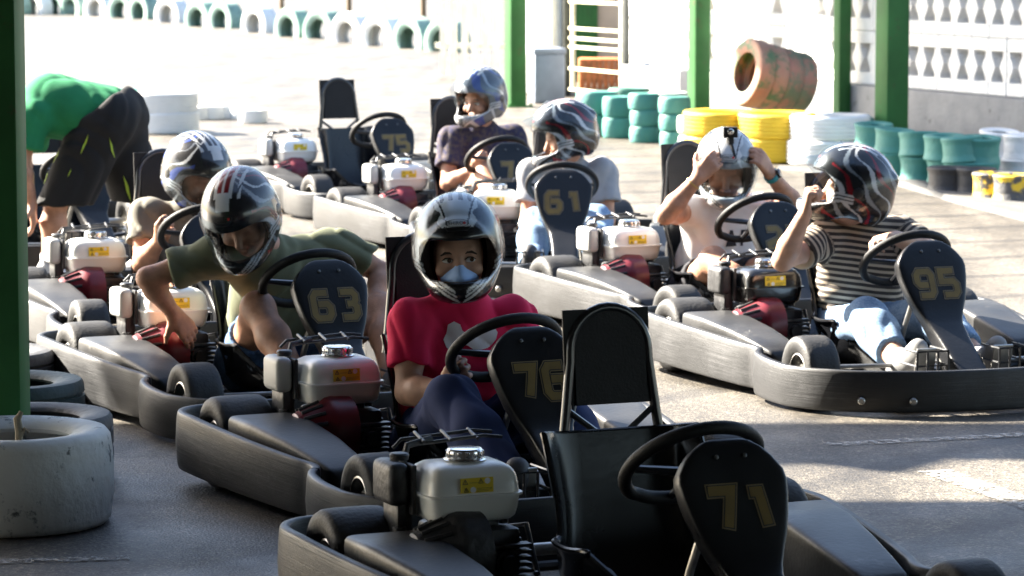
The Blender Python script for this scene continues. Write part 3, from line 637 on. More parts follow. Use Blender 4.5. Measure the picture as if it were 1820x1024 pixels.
# ------------------------------------------------------------------ go-kart (local: forward -y, up z, origin on the ground between the axles)
PL = mat_plastic('scuffed_black_plastic', (0.0075, 0.008, 0.0095), (0.10, 0.10, 0.105), 0.42)
PL2 = mat('black_panel_plastic', (0.009, 0.0095, 0.011), 0.33, var=0.25, vscale=6, bump=0.06, bscale=90, rvar=0.14, spec=0.28, dirt=((0.04, 0.04, 0.042), 22, 0.70, 0.80))
POD = mat('dull_pod_plastic', (0.013, 0.0135, 0.0145), 0.46, spec=0.4, col2=(0.030, 0.030, 0.031), vscale=5, bump=0.10, bscale=70, rvar=0.15, dirt=((0.09, 0.087, 0.08), 12, 0.60, 0.74))
SEATM = mat('gloss_black_seat', (0.007, 0.0075, 0.009), 0.24, var=0.2, vscale=5, rvar=0.12, bump=0.03, bscale=30, spec=0.3)
RUB = mat('kart_tyre_rubber', (0.015, 0.015, 0.016), 0.62, spec=0.35, col2=(0.034, 0.033, 0.032), vscale=9, bump=0.2, bscale=90, rvar=0.12)
PAD = mat('matt_black_pad', (0.008, 0.008, 0.009), 0.6, var=0.15, vscale=20, bump=0.15, bscale=160, spec=0.25)
TUBE = mat('black_enamel_tube', (0.016, 0.017, 0.02), 0.28, 0.0, coat=0.3)
STEEL = mat('worn_steel', (0.36, 0.35, 0.33), 0.35, 0.9, var=0.2, vscale=30)
CHROME = mat('chrome', (0.72, 0.72, 0.72), 0.16, 1.0, var=0.05)
ALU = mat('cast_aluminium', (0.16, 0.16, 0.16), 0.5, 0.7, col2=(0.05, 0.05, 0.05), vscale=18, bump=0.3, bscale=60)
ENG = mat('dark_engine_metal', (0.022, 0.022, 0.024), 0.5, 0.4, col2=(0.06, 0.06, 0.062), vscale=16, bump=0.3, bscale=50)
RED = mat('red_fan_cover', (0.13, 0.005, 0.013), 0.38, var=0.2, vscale=10, rvar=0.1, dirt=((0.05, 0.02, 0.02), 16, 0.60, 0.75))
TANKW = mat('cream_white_tank', (0.76, 0.76, 0.72), 0.34, var=0.04, vscale=5, coat=0.1, dirt=((0.40, 0.38, 0.32), 14, 0.66, 0.82))
TANKB = mat('black_tank', (0.012, 0.012, 0.012), 0.25, coat=0.4)
FILT = mat('grey_filter_box', (0.46, 0.46, 0.44), 0.5, var=0.08)
GOLD = mat('gold_number', (0.14, 0.088, 0.012), 0.5, var=0.15, vscale=14)
GOLD2 = mat('gold_outline', (0.15, 0.11, 0.05), 0.5)
NBLK = mat('number_black', (0.010, 0.010, 0.011), 0.4)
LYEL = mat('yellow_sticker', (0.72, 0.52, 0.015), 0.4); LBLK = mat('sticker_black', (0.03, 0.03, 0.02), 0.5); LWHT = mat('sticker_white', (0.72, 0.72, 0.70), 0.5)

HALF = [(0, .76), (.26, .765), (.50, .755), (.635, .725), (.705, .645), (.72, .52), (.698, .30), (.658, .05), (.624, -.12), (.604, -.19), (.606, -.235), (.632, -.275), (.650, -.33), (.656, -.44), (.632, -.58), (.555, -.715), (.41, -.815), (.21, -.882), (0, -.90)]
def bump_z(y):                       # (bottom, top) of the bumper along the kart
    t = min(max((y+0.55)/1.05, 0), 1); return 0.014+0.040*t, 0.158+0.070*t
def sweep_bumper(pts, name, parent, inward):
    """strip with a rounded rectangular section along a plan curve; UV.x is the length along it"""
    P = [np.array(p) for p in pts]; n = len(P); sec = []
    for k in range(20):                                       # rounded rectangle: (inward, height)
        a = 2*math.pi*k/20; c, s_ = math.cos(a), math.sin(a)
        e = 0.24
        sec.append((0.5+0.5*math.copysign(abs(c)**e, c), 0.5+0.5*math.copysign(abs(s_)**e, s_)))
    V = []; UV = []; L_ = 0
    for i in range(n):
        d = P[min(i+1, n-1)]-P[max(i-1, 0)]; d = d/np.linalg.norm(d); nn = np.array([-d[1], d[0]])*inward
        if i: L_ += np.linalg.norm(P[i]-P[i-1])
        z0, z1 = bump_z(P[i][1])
        bul = 0.006
        for (a, b) in sec:
            o_ = a*0.026 - bul*math.sin(math.pi*min(max(b, 0), 1))*(1-a)
            q = P[i]+nn*o_; V.append((q[0], q[1], z0+(z1-z0)*b)); UV.append((L_, b))
    m = MB(); F = []
    for i in range(n-1):
        for k in range(20): F.append((i*20+k, i*20+(k+1) % 20, (i+1)*20+(k+1) % 20, (i+1)*20+k))
    F += [tuple(range(20)), tuple((n-1)*20+k for k in range(19, -1, -1))]
    m.add(V, F); me = m.mesh(name, True, 60)
    ul = me.uv_layers.new(name='UV'); 
    for lp in me.loops: ul.data[lp.index].uv = UV[lp.vertex_index]
    return link(name, me, PL, parent)
def superloft(secs, n=28, e=5.0):
    """secs: (centre, axis_a, half_a, axis_b, half_b) superellipse sections joined in order, ends capped"""
    V = []; F = []
    for (c, a, ha, b, hb) in secs:
        for k in range(n):
            t = 2*math.pi*(k+0.5)/n; C, S = math.cos(t), math.sin(t)
            V.append(np.asarray(c)+np.asarray(a)*ha*math.copysign(abs(C)**(2/e), C)+np.asarray(b)*hb*math.copysign(abs(S)**(2/e), S))
    m = len(secs)
    for i in range(m-1):
        for k in range(n): F.append((i*n+k, i*n+(k+1) % n, (i+1)*n+(k+1) % n, (i+1)*n+k))
    F += [tuple(range(n-1, -1, -1)), tuple((m-1)*n+k for k in range(n))]
    return V, F
def stroke(mb, pts, wd, o, ex, ey, lift):
    """mitred flat stroke"""
    P = [np.array(p, float) for p in pts]; n = len(P); Lf = []; Rt = []
    for i in range(n):
        d0 = P[i]-P[i-1] if i else P[1]-P[0]; d1 = P[i+1]-P[i] if i < n-1 else P[-1]-P[-2]
        d0 = d0/np.linalg.norm(d0); d1 = d1/np.linalg.norm(d1); a = np.array([-d0[1], d0[0]]); b = np.array([-d1[1], d1[0]])
        mt = a+b; mt = mt/max((mt @ a), 0.6)
        q = P[i]
        Lf.append(q+mt*wd/2); Rt.append(q-mt*wd/2)
    o = np.asarray(o, float); ex = np.asarray(ex, float); ey = np.asarray(ey, float); nz = np.cross(ex, ey)
    f = lambda p: o+ex*p[0]+ey*p[1]+nz*lift
    V = []
    for i in range(n): V += [f(Lf[i]), f(Rt[i])]
    mb.add(V, [(2*i, 2*i+1, 2*i+3, 2*i+2) for i in range(n-1)])
DIG = {'7': [[(-.05, 1), (1, 1), (.86, .62), (.62, 0)]], '1': [[(.08, .92), (.55, .92), (.72, 0)]],
       '6': [[(1, 1), (.18, 1), (0, .84), (0, .16), (.18, 0), (.82, 0), (1, .16), (1, .42), (.82, .56), (.16, .56)]],
       '3': [[(0, 1), (.82, 1), (1, .86), (1, .68), (.84, .53), (1, .40), (1, .14), (.82, 0), (0, 0)], [(.80, .53), (.35, .53)]],
       '5': [[(1, 1), (.02, 1), (.02, .56), (.82, .56), (1, .42), (1, .14), (.82, 0), (0, 0)]],
       '9': [[(0, 0), (.82, 0), (1, .16), (1, .84), (.82, 1), (.18, 1), (0, .84), (0, .58), (.18, .44), (.84, .44)]],
       '2': [[(0, 1), (.82, 1), (1, .86), (1, .62), (.84, .48), (.02, .30), (.02, 0), (1, 0)]]}
PT = unit(v3(0, .44, .898)); PN = unit(v3(0, -.898, .44))         # panel up, panel front normal
PANC = v3(0, -.418, .415)+PN*0.027                                # centre of the number field
def number(txt, parent):
    ex = v3(1, 0, 0); h, wd = 0.090, 0.058; gap = 0.036
    tot = len(txt)*wd+(len(txt)-1)*gap; mb = [MB(), MB(), MB()]
    for i, ch in enumerate(txt):
        for j, pl in enumerate(DIG[ch]):
            for q, (sw, lf) in enumerate(((0.034, .0012), (0.028, .0018), (0.023, .0024))):
                P = [(-tot/2+i*(wd+gap)+x*wd, (y-0.5)*h) for x, y in pl]
                if q: 
                    for e_, nb in ((0, 1), (-1, -2)):
                        d = np.array(P[nb])-np.array(P[e_]); d = d/np.linalg.norm(d); P[e_] = tuple(np.array(P[e_])+d*(0.003 if q == 1 else 0.0055))
                stroke(mb[q], P, sw, PANC, ex, PT, lf+j*0.0002)
    o = mb[0].build('number', GOLD2, parent, False); mb[2].build('number', GOLD, parent, False); mb[1].build('number', NBLK, parent, False)
    tag(o, 'gold race number %s on black panel' % txt)

def lathe_part(prof, o, ax, name, m, parent, n=36, ang=35): 
    q = MB(); q.lathe(prof, o, ax, n); return q.build(name, m, parent, True, ang)

def make_kart():
    K = empty('go_kart')
    # bumpers
    full = spline([(x, y) for x, y in HALF], 6, closed=False)
    right = [tuple(p) for p in full]
    isplit = min(range(len(right)), key=lambda i: abs(right[i][1]+0.255) if right[i][0] > .5 else 9)
    rear = [(-x, y) for x, y in right[:isplit][::-1]]+right[1:isplit]
    front = right[isplit:]; front = front+[(-x, y) for x, y in front[::-1][1:]]
    sweep_bumper(rear, 'rear_bumper', K, -1)
    sweep_bumper(front, 'front_bumper', K, -1)
    for (x, y) in ((.30, -.862), (.46, -.785), (.655, .40), (.64, .15)):
        for s in (-1, 1):
            m = MB(); z = sum(bump_z(y))/2-.03; nx_ = unit(v3(s*(.35 if y < -.5 else 1), -.9 if y < -.5 else -.12, 0)); m.lathe([(-.004, .013), (.010, .013), (.013, .009), (.013, 0)], (s*x+nx_[0]*.010, y+nx_[1]*.010, z), nx_, 12); m.build('bumper_bolt', STEEL, K)
    # side pods
    for s in (-1, 1):
        secs = []
        for (y, xi, xo, zt, zb) in ((.372, .47, .615, .215, .12), (.365, .45, .638, .238, .08), (.345, .44, .648, .246, .07), (.20, .43, .632, .240, .07), (.02, .42, .598, .216, .06), (-.12, .42, .572, .190, .05), (-.215, .425, .555, .168, .05), (-.235, .43, .545, .155, .06), (-.243, .45, .52, .13, .08)):
            secs.append(((s*(xi+xo)/2, y, (zt+zb)/2), (1, 0, 0), (xo-xi)/2, (0, 0, 1), (zt-zb)/2))
        V, F = superloft(secs, 48, 11); m = MB(); m.add(V, F)
        pod = m.build('side_pod', POD, K, True, 50)
    # floor and frame
    m = MB(); m.box((0, -.24, .045), (.33, .55, .004)); m.build('floor_tray', ALU, K)
    m = MB()
    for s in (-1, 1):
        m.tube([(s*.34, .66, .075), (s*.34, .2, .062), (s*.36, -.3, .062), (s*.30, -.62, .07), (s*.22, -.80, .09)], .016, 10)
        m.tube([(s*.34, .45, .065), (s*.60, .38, .10), (s*.60, .1, .10), (s*.54, -.2, .09), (s*.36, -.26, .065)], .011, 8)
        m.tube([(s*.34, -.53, .07), (s*.46, -.53, .125)], .018, 8)
        m.tube([(s*.34, .64, .075), (s*.55, .70, .11)], .012, 8)
    for y in (.66, .30, -.30, -.62): m.tube([(-.34 if y > -.5 else -.30, y, .068), (.34 if y > -.5 else .30, y, .068)], .014, 8)
    m.build('frame', TUBE, K)
    m = MB(); m.cyl((-.50, .53, .139), (.50, .53, .139), .016, n=14); m.build('rear_axle', STEEL, K)
    m = MB(); m.lathe([(0, .0), (0, .10), (.004, .10), (.004, .03), (.03, .03), (.03, 0)], (.12, .53, .139), (1, 0, 0), 30); m.build('sprocket', STEEL, K)
    # wheels
    for s in (-1, 1):
        for (y, rr, wd, xc) in ((.53, .139, .175, .555), (-.53, .127, .125, .530)):
            h = wd/2; ri = .066
            w_ = MB(); w_.lathe([(-h*.78, ri-.004), (-h*.74, ri+.003), (-h*.6, ri-.006), (-h*.2, .052), (h*.1, .050), (h*.55, .052), (h*.72, ri-.006), (h*.80, ri+.003), (h*.84, ri-.004)], (s*xc, y, rr), (s, 0, 0), 32)
            w_.lathe([(-h*.5, 0), (-h*.5, .054), (h*.1, .054), (h*.12, .03), (h*.55, .028), (h*.58, .0)], (s*xc, y, rr), (s, 0, 0), 24)
            for k in range(5):
                a = 2*math.pi*k/5; w_.cyl((s*(xc+h*.1), y+.038*math.cos(a), rr+.038*math.sin(a)), (s*(xc+h*.22), y+.038*math.cos(a), rr+.038*math.sin(a)), .006, n=6)
            wheel = w_.build('wheel', STEEL, K)
            prof = [(-h*.80, ri), (-h*.97, ri+.018), (-h*1.0, rr*.80), (-h*.93, rr*.94), (-h*.80, rr*.985), (-h*.5, rr*.998), (0, rr), (h*.5, rr*.998), (h*.80, rr*.985), (h*.93, rr*.94), (h*1.0, rr*.80), (h*.97, ri+.018), (h*.80, ri), (h*.6, ri+.006), (-h*.6, ri+.006)]
            t_ = MB(); t_.lathe(prof, (s*xc, y, rr), (s, 0, 0), 40, closed=True); t_.build('tyre', RUB, wheel, True, 50)
    # seat bucket
    path = spline([(-.13, .150), (-.09, .105), (.06, .065), (.20, .075), (.29, .15), (.335, .28), (.37, .45)], 5, closed=False)
    NV = len(path); NU = 22; V = []
    for i, (y, z) in enumerate(path):
        t = i/(NV-1); d = np.array(path[min(i+1, NV-1)])-np.array(path[max(i-1, 0)]); d = d/np.linalg.norm(d); nrm = np.array([-d[1], d[0]])   # towards the driver
        half = .155+.03*math.sin(math.pi*min(t*1.2, 1))-.012*t
        hh = .12+.05*math.sin(math.pi*t)-.05*max(0, (t-.75)/.25)
        for j in range(NU+1):
            u = -1+2*j/NU; a = abs(u)
            x = half*(1-(1-min(a/.72, 1))**1.0) if a < .72 else half+.018*(a-.72)/.28
            rise = hh*(0 if a < .45 else ((a-.45)/.55)**1.7)
            lip = .015*max(0, (a-.93)/.07)
            V.append((math.copysign(x+lip, u) if u else 0, y+nrm[0]*rise, z+nrm[1]*rise))
    F = []
    for i in range(NV-1):
        for j in range(NU): F.append((i*(NU+1)+j, i*(NU+1)+j+1, (i+1)*(NU+1)+j+1, (i+1)*(NU+1)+j))
    me = bpy.data.meshes.new('seat'); me.from_pydata(V, [], F); me.update()
    bm = bmesh.new(); bm.from_mesh(me); bmesh.ops.recalc_face_normals(bm, faces=bm.faces[:]); bmesh.ops.solidify(bm, geom=bm.faces[:], thickness=.008); bm.to_mesh(me); bm.free()
    me.polygons.foreach_set('use_smooth', [True]*len(me.polygons)); me.set_sharp_from_angle(angle=R(60))
    seat = link('seat', me, SEATM, K)
    rim = []
    rim += [V[i*(NU+1)] for i in range(NV)]; rim += [V[(NV-1)*(NU+1)+j] for j in range(1, NU+1)]; rim += [V[i*(NU+1)+NU] for i in range(NV-2, -1, -1)]
    m = MB(); m.tube(rim, .0075, 8); m.build('seat_rim', SEATM, seat)
    # headrest hoop with pad and back plate
    hd = MB(); lean = .09
    hp = []
    for (x, z) in [(-.134, .40), (-.120, .50), (-.105, .62)]+[(-.104*math.cos(a), .645+.104*math.sin(a)) for a in np.linspace(0, math.pi, 15)]+[(.105, .62), (.120, .50), (.134, .40)]:
        hp.append((x, .385+lean*(z-.40), z))
    hd.tube(hp, .0125, 12)
    for s in (-1, 1): hd.tube([(s*.119, .385+lean*.10, .505), (0, .378, .415)], .008, 8)
    head = hd.build('headrest_hoop', TUBE, K)
    pts = [(-.095, .515), (.095, .515)]+[(.095*math.cos(a), .645+.095*math.sin(a)) for a in np.linspace(0, math.pi, 15)]
    m = MB(); m.prism([(x, (z-.40)*math.sqrt(1+lean**2)) for x, z in pts], (0, .392, .40), (1, 0, 0), (0, lean, 1), .016); m.build('pad', PAD, head, False)
    m = MB(); m.box((-.006, .4065, .6295), (.115, .004, .117), .002, rot=(-math.atan(lean), 0, 0)); m.build('back_plate', PAD, head, False)
    # front panel and steering
    secs = []
    for (y, z, wd, d) in ((-.343, .568, .05, .016), (-.344, .566, .085, .030), (-.347, .559, .125, .042), (-.354, .545, .172, .048), (-.364, .524, .218, .050), (-.378, .496, .260, .052), (-.388, .476, .268, .052), (-.406, .440, .258, .052), (-.426, .400, .238, .052), (-.446, .360, .212, .052), (-.461, .330, .184, .052), (-.480, .300, .154, .054), (-.505, .272, .136, .060), (-.565, .226, .124, .068), (-.640, .172, .118, .074), (-.72, .115, .118, .076), (-.80, .060, .112, .070)):
        secs.append([v3(0, y, z), wd, d])
    S2 = []
    for i, (c, wd, d) in enumerate(secs):
        a = secs[max(i-1, 0)][0]; b = secs[min(i+1, len(secs)-1)][0]; tg = unit(b-a); nn = unit(np.cross(tg, v3(1, 0, 0)))
        if nn[1] > 0: nn = -nn
        if i < 12: nn = PN
        S2.append((c, (1, 0, 0), wd/2, nn, d/2))
    V, F = superloft(S2, 40, 7); m = MB(); m.add(V, F); pan = m.build('front_panel', PL2, K, True, 55); pan.location.z = -.018
    for s in (-.035, .035):
        m = MB(); c = v3(s, -.352, .548)+PN*.0245+v3(0, -.012, -.022); m.lathe([(0, .0055), (.004, .0055), (.005, .003), (.005, 0)], c, PN, 10); m.build('bolt', ALU, pan)
    WC = v3(0, -.19, .472); B_ = unit(v3(0, -.766, .643)); WNn = unit(v3(0, .643, .766))
    m = MB(); m.tube([WC+v3(1, 0, 0)*.158*math.cos(a)+B_*.158*math.sin(a)*(1 if math.sin(a) > -.75 else .93) for a in np.linspace(0, 2*math.pi, 41)[:-1]], .0158, 12, closed=True)
    sw = m.build('steering_wheel', PAD, K)
    m = MB()
    for a in (R(0), R(180), R(270)):
        m.tube([WC-WNn*.022, WC+(v3(1, 0, 0)*math.cos(a)+B_*math.sin(a))*.153], [.012, .009], 8)
    m.lathe([(-.03, 0), (-.03, .035), (-.015, .038), (-.010, .03), (-.010, 0)], WC, WNn, 20); m.build('spokes', TUBE, sw)
    m = MB(); m.tube([WC-WNn*.02, v3(0, -.46, .16), v3(0, -.56, .08)], .011, 10); m.build('steering_column', STEEL, K)
    m = MB()
    for s in (-1, 1): m.tube([(s*.05, -.395, .40), (s*.075, -.34, .24), (s*.10, -.30, .06)], .010, 10)
    m.build('panel_stay', STEEL, K)
    # pedals inside a wire guard
    for s in (-1, 1):
        p_ = MB(); p_.tube([(s*.16, -.62, .06), (s*.15, -.645, .15), (s*.15, -.64, .20)], .008, 8); p_.box((s*.15, -.655, .165), (.038, .005, .045), .003, rot=(R(14), 0, 0)); p_.build('pedal', STEEL, K)
        p_ = MB()
        for z in (.10, .155, .205): p_.tube([(s*.10, -.60, z), (s*.10, -.73, z), (s*.22, -.73, z), (s*.22, -.60, z)], .0045, 6)
        for x in (.10, .14, .18, .22): p_.tube([(s*x, -.73, .05), (s*x, -.732, .205)], .0045, 6)
        p_.build('pedal_guard', TUBE, K)
    m = MB()
    for s in (-1, 1): m.tube([(s*.05, -.52, .13), (s*.42, -.50, .135)], .008, 8)
    m.build('tie_rods', STEEL, K)
    # fuel tank
    TC = (-.30, .37); secs = []
    for (z, a, b) in ((.264, .084, .064), (.267, .100, .080), (.276, .109, .089), (.296, .114, .094), (.326, .118, .098), (.327, .1245, .1045), (.3325, .1245, .1045), (.3335, .117, .097), (.355, .1150, .0950), (.376, .110, .090), (.390, .101, .081), (.399, .086, .066), (.403, .060, .042)):
        secs.append(((TC[0], TC[1], z), (1, 0, 0), a, (0, 1, 0), b))
    V, F = superloft(secs, 56, 7); m = MB(); m.add(V, F); tank = m.build('fuel_tank', TANKW, K, True, 40)
    m = MB(); m.lathe([(0, .044), (.006, .052), (.008, .047), (.010, .043), (.028, .043), (.032, .040), (.034, .024), (.034, 0)], (TC[0]+.005, TC[1], .400), (0, 0, 1), 28)
    for k in range(14):
        a = 2*math.pi*k/14; m.box((TC[0]+.005+.043*math.cos(a), TC[1]+.043*math.sin(a), .419), (.003, .005, .008), .001, rot=(0, 0, a))
    m.build('filler_cap', CHROME, tank)
    ly = TC[1]-.0968; lab = MB(); ex, ey = v3(1, 0, 0), unit(v3(0, .07, 1)); L0 = v3(TC[0]-.004, ly-.0012, .3555)
    rect = lambda x0, x1, y0, y1: [(x0, y0), (x1, y0), (x1, y1), (x0, y1)]
    lab.prism(rect(-.042, .042, -.0165, .0195), L0, ex, ey, .0012); lb = lab.build('warning_label', LYEL, tank, False)
    mk = MB()
    def tri(x, y, s):
        for a, b in (((-s, -s*.8), (0, s)), ((0, s), (s, -s*.8)), ((s, -s*.8), (-s, -s*.8))): stroke(mk, [(x+a[0], y+a[1]), (x+b[0], y+b[1])], .0016, L0, ex, ey, .0018)
        stroke(mk, [(x, y+s*.35), (x, y-s*.45)], .0018, L0, ex, ey, .0020)
    tri(-.030, .010, .0062); tri(.010, .011, .0062); tri(-.028, -.009, .0055)
    for (x0, x1, y) in ((-.020, .001, .008), (.0, .038, -.006), (.0, .038, -.0095), (.0, .030, -.013)): stroke(mk, [(x0, y), (x1, y)], .0009, L0, ex, ey, .0018)
    tag(mk.build('label_print', LBLK, tank, False), kind='stuff')
    mk = MB()
    for (x, y) in ((.027, .011), (-.010, -.009)):
        mk.prism([(x+.0072*math.cos(a), y+.0072*math.sin(a)) for a in np.linspace(0, 2*math.pi, 15)[:-1]], L0, ex, ey, .0016)
    tag(mk.build('label_print', LWHT, tank, False), kind='stuff')
    # engine
    m = MB(); m.box((-.285, .37, .165), (.095, .105, .085), .015); m.box((-.20, .37, .15), (.03, .07, .07), .012); m.box((-.29, .36, .245), (.06, .05, .024), .008)
    m.box((-.29, .37, .072), (.13, .13, .012), .004)
    m.cyl((-.22, .31, .255), (-.22, .31, .290), .012, n=10); m.cyl((-.37, .31, .255), (-.37, .31, .290), .010, n=10)
    m.lathe([(0, .03), (.03, .03), (.03, .022), (.05, .022), (.05, 0)], (-.24, .262, .17), (0, -1, 0), 18)
    for k in range(6): m.cyl((-.33+.035*k, .266, .115+.02*(k % 2)), (-.33+.035*k, .255, .115+.02*(k % 2)), .007, n=6)
    eng = m.build('engine_block', ENG, K)
    m = MB()
    for k in range(8): m.box((-.235, .262, .100+.0155*k), (.062, .018, .0042), .001)
    m.build('cooling_fins', ALU, eng)
    m = MB(); FC = (-.345, .275, .195)
    m.lathe([(-.05, .098), (.01, .102), (.028, .098), (.040, .088), (.075, .076), (.105, .064), (.120, .056), (.127, .042), (.128, 0)], FC, (-1, 0, 0), 36)
    m.box((-.33, .29, .250), (.045, .06, .028), .012)
    fan = m.build('fan_cover', RED, eng)
    m = MB()
    for k in range(16):
        a = 2*math.pi*k/16; c, s_ = math.cos(a), math.sin(a)
        p0 = v3(FC[0]-.046, FC[1]+c*.0860, FC[2]+s_*.0860); p1 = v3(FC[0]-.108, FC[1]+c*.0632, FC[2]+s_*.0632); m.tube([p0, p1], .0068, 6)
    m.lathe([(.125, .030), (.134, .028), (.135, 0)], FC, (-1, 0, 0), 20)
    m.build('fan_slots', ENG, eng)
    sg = SDF(); m = MB(); m.box((-.462, .43, .352), (.026, .066, .052), .018, seg=3); af = m.build('air_filter_box', FILT, eng)
    m = MB(); m.box((-.445, .43, .268), (.020, .050, .040), .008); m.box((-.430, .425, .340), (.006, .070, .060), .003); m.tube([(-.46, .40, .23), (-.462, .39, .17), (-.45, .385, .12)], .012, 8)
    for k in range(5): m.lathe([(-.005, .010), (-.005, .017), (.005, .017), (.005, .010)], (-.46, .378, .245-.022*k), (0, 0, 1), 12)
    m.build('carburettor', ENG, eng)
    m = MB(); m.box((-.24, .52, .30), (.10, .055, .055), .022, seg=3); m.tube([(-.18, .50, .25), (-.16, .46, .19)], .016, 8); m.build('muffler', ALU, eng)
    m = MB()
    for z, y in ((.428, .485), (.432, .55)): m.tube([(-.41, y, z-.02), (-.39, y, z), (-.20, y, z+.012), (-.15, y, z+.006)], .0048, 6)
    for x in (-.36, -.29, -.22): m.tube([(x, .47, .436), (x+.012, .565, .446)], .0045, 6)
    m.tube([(-.42, .46, .385), (-.40, .48, .428), (-.33, .50, .438)], .009, 8); m.lathe([(0, .0), (0, .022), (.012, .024), (.016, .02), (.018, 0)], (-.44, .43, .404), (0, 0, 1), 16)
    m.tube([(-.19, .43, .39), (-.175, .40, .37), (-.172, .375, .345)], .0035, 6)
    m.build('throttle_linkage', ENG, eng)
    m = MB(); m.tube([(-.13, .52, .07), (-.13, .55, .20), (-.10, .45, .22), (-.09, .40, .10)], .007, 8); m.build('fuel_hose', TUBE, eng)
    return K

# ------------------------------------------------------------------ place the karts
KARTS = {  # x, y, heading, number, label
 'A': (.335, 7.79, 23, '71', 'empty black go-kart number 71 with dark fan cover beside the red-shirted driver'),
 'B': (-.10, 9.75, 24, '76', 'black go-kart number 76 driven by the person in red'),
 'C': (-.78, 11.65, 25, '63', 'black go-kart number 63 under the olive-shirted driver'),
 'D': (-1.30, 13.50, 20, '6', 'black go-kart behind kart 63, driver in taupe shirt'),
 'E': (-2.25, 16.90, 24, '2', 'black go-kart number 2 behind the bending person'),
 'F': (-.87, 20.00, 26, '75', 'empty black go-kart number 75 with tall headrest'),
 'G': (-.16, 17.80, 24, '71', 'go-kart of the driver in the purple patterned shirt'),
 'H': (.23, 15.90, 1, '61', 'go-kart number 61 facing straight on, driver in grey'),
 'I': (.92, 14.05, 25, '27', 'go-kart of the white-vested driver adjusting his camera'),
 'J': (1.36, 12.36, 20, '95', 'go-kart number 95 with black tank under the striped-shirt driver')}
proto = make_kart(); KO = {}
for i, (k, (x, y, hd, num, lb)) in enumerate(KARTS.items()):
    o = proto if i == 0 else copy_tree(proto)
    KO[k] = o
for k, (x, y, hd, num, lb) in KARTS.items():
    o = KO[k]; o.location = (x, y, 0); o.rotation_euler = (0, 0, R(hd)); tag(o, lb, 'go-kart', 'go-karts waiting in two lines')
    pan = [c for c in o.children if c.name.startswith('front_panel')][0]; number(num, pan)
def swap(kart, part, m, sub=None):
    for c in KO[kart].children:
        for q in ([c] if sub is None else list(c.children)):
            if q.name.split('.')[0] == part:
                q.data = q.data.copy(); q.data.materials.clear(); q.data.materials.append(m)
swap('J', 'fuel_tank', TANKB)
swap('A', 'fan_cover', ENG, 1); swap('A', 'air_filter_box', ENG, 1); swap('J', 'air_filter_box', ENG, 1)

for c in KO['A'].children:
    if c.name.split('.')[0] == 'front_panel': c.location.z = -0.036
    if c.name.split('.')[0] in ('fuel_tank', 'engine_block'): c.location.x = -0.035
    if c.name.split('.')[0] == 'seat': c.location.x = 0.050; c.scale.x = 1.16
    if c.name.split('.')[0] == 'headrest_hoop': c.location.x = 0.066
    if c.name.split('.')[0] == 'steering_wheel': c.location.z = -0.018

# ------------------------------------------------------------------ people
SKIN = mat('tanned_skin', (0.40, 0.205, 0.13), 0.55, var=0.20, vscale=26, bump=0.16, bscale=190, spec=0.4, rvar=0.12)
SKIN2 = mat('fair_skin', (0.44, 0.25, 0.17), 0.55, var=0.15, vscale=26, bump=0.12, bscale=190, spec=0.4, rvar=0.12)
def cloth(name, c, c2=None, sc=60): return mat(name, c, 0.88, col2=c2, var=0.10, vscale=sc if c2 is not None else 9, bump=0.10, bscale=300, spec=0.25, thr=None if c2 is None else (0.42, 0.58))
HELM = mat('painted_helmet', (1, 1, 1), 0.22, var=0.08, attr='Col', coat=0.3, vscale=20)
VIS = mat_visor('clear_visor', (0.88, 0.91, 0.93), 0.015); VISD = mat_visor('smoked_visor', (0.45, 0.50, 0.56), 0.05)

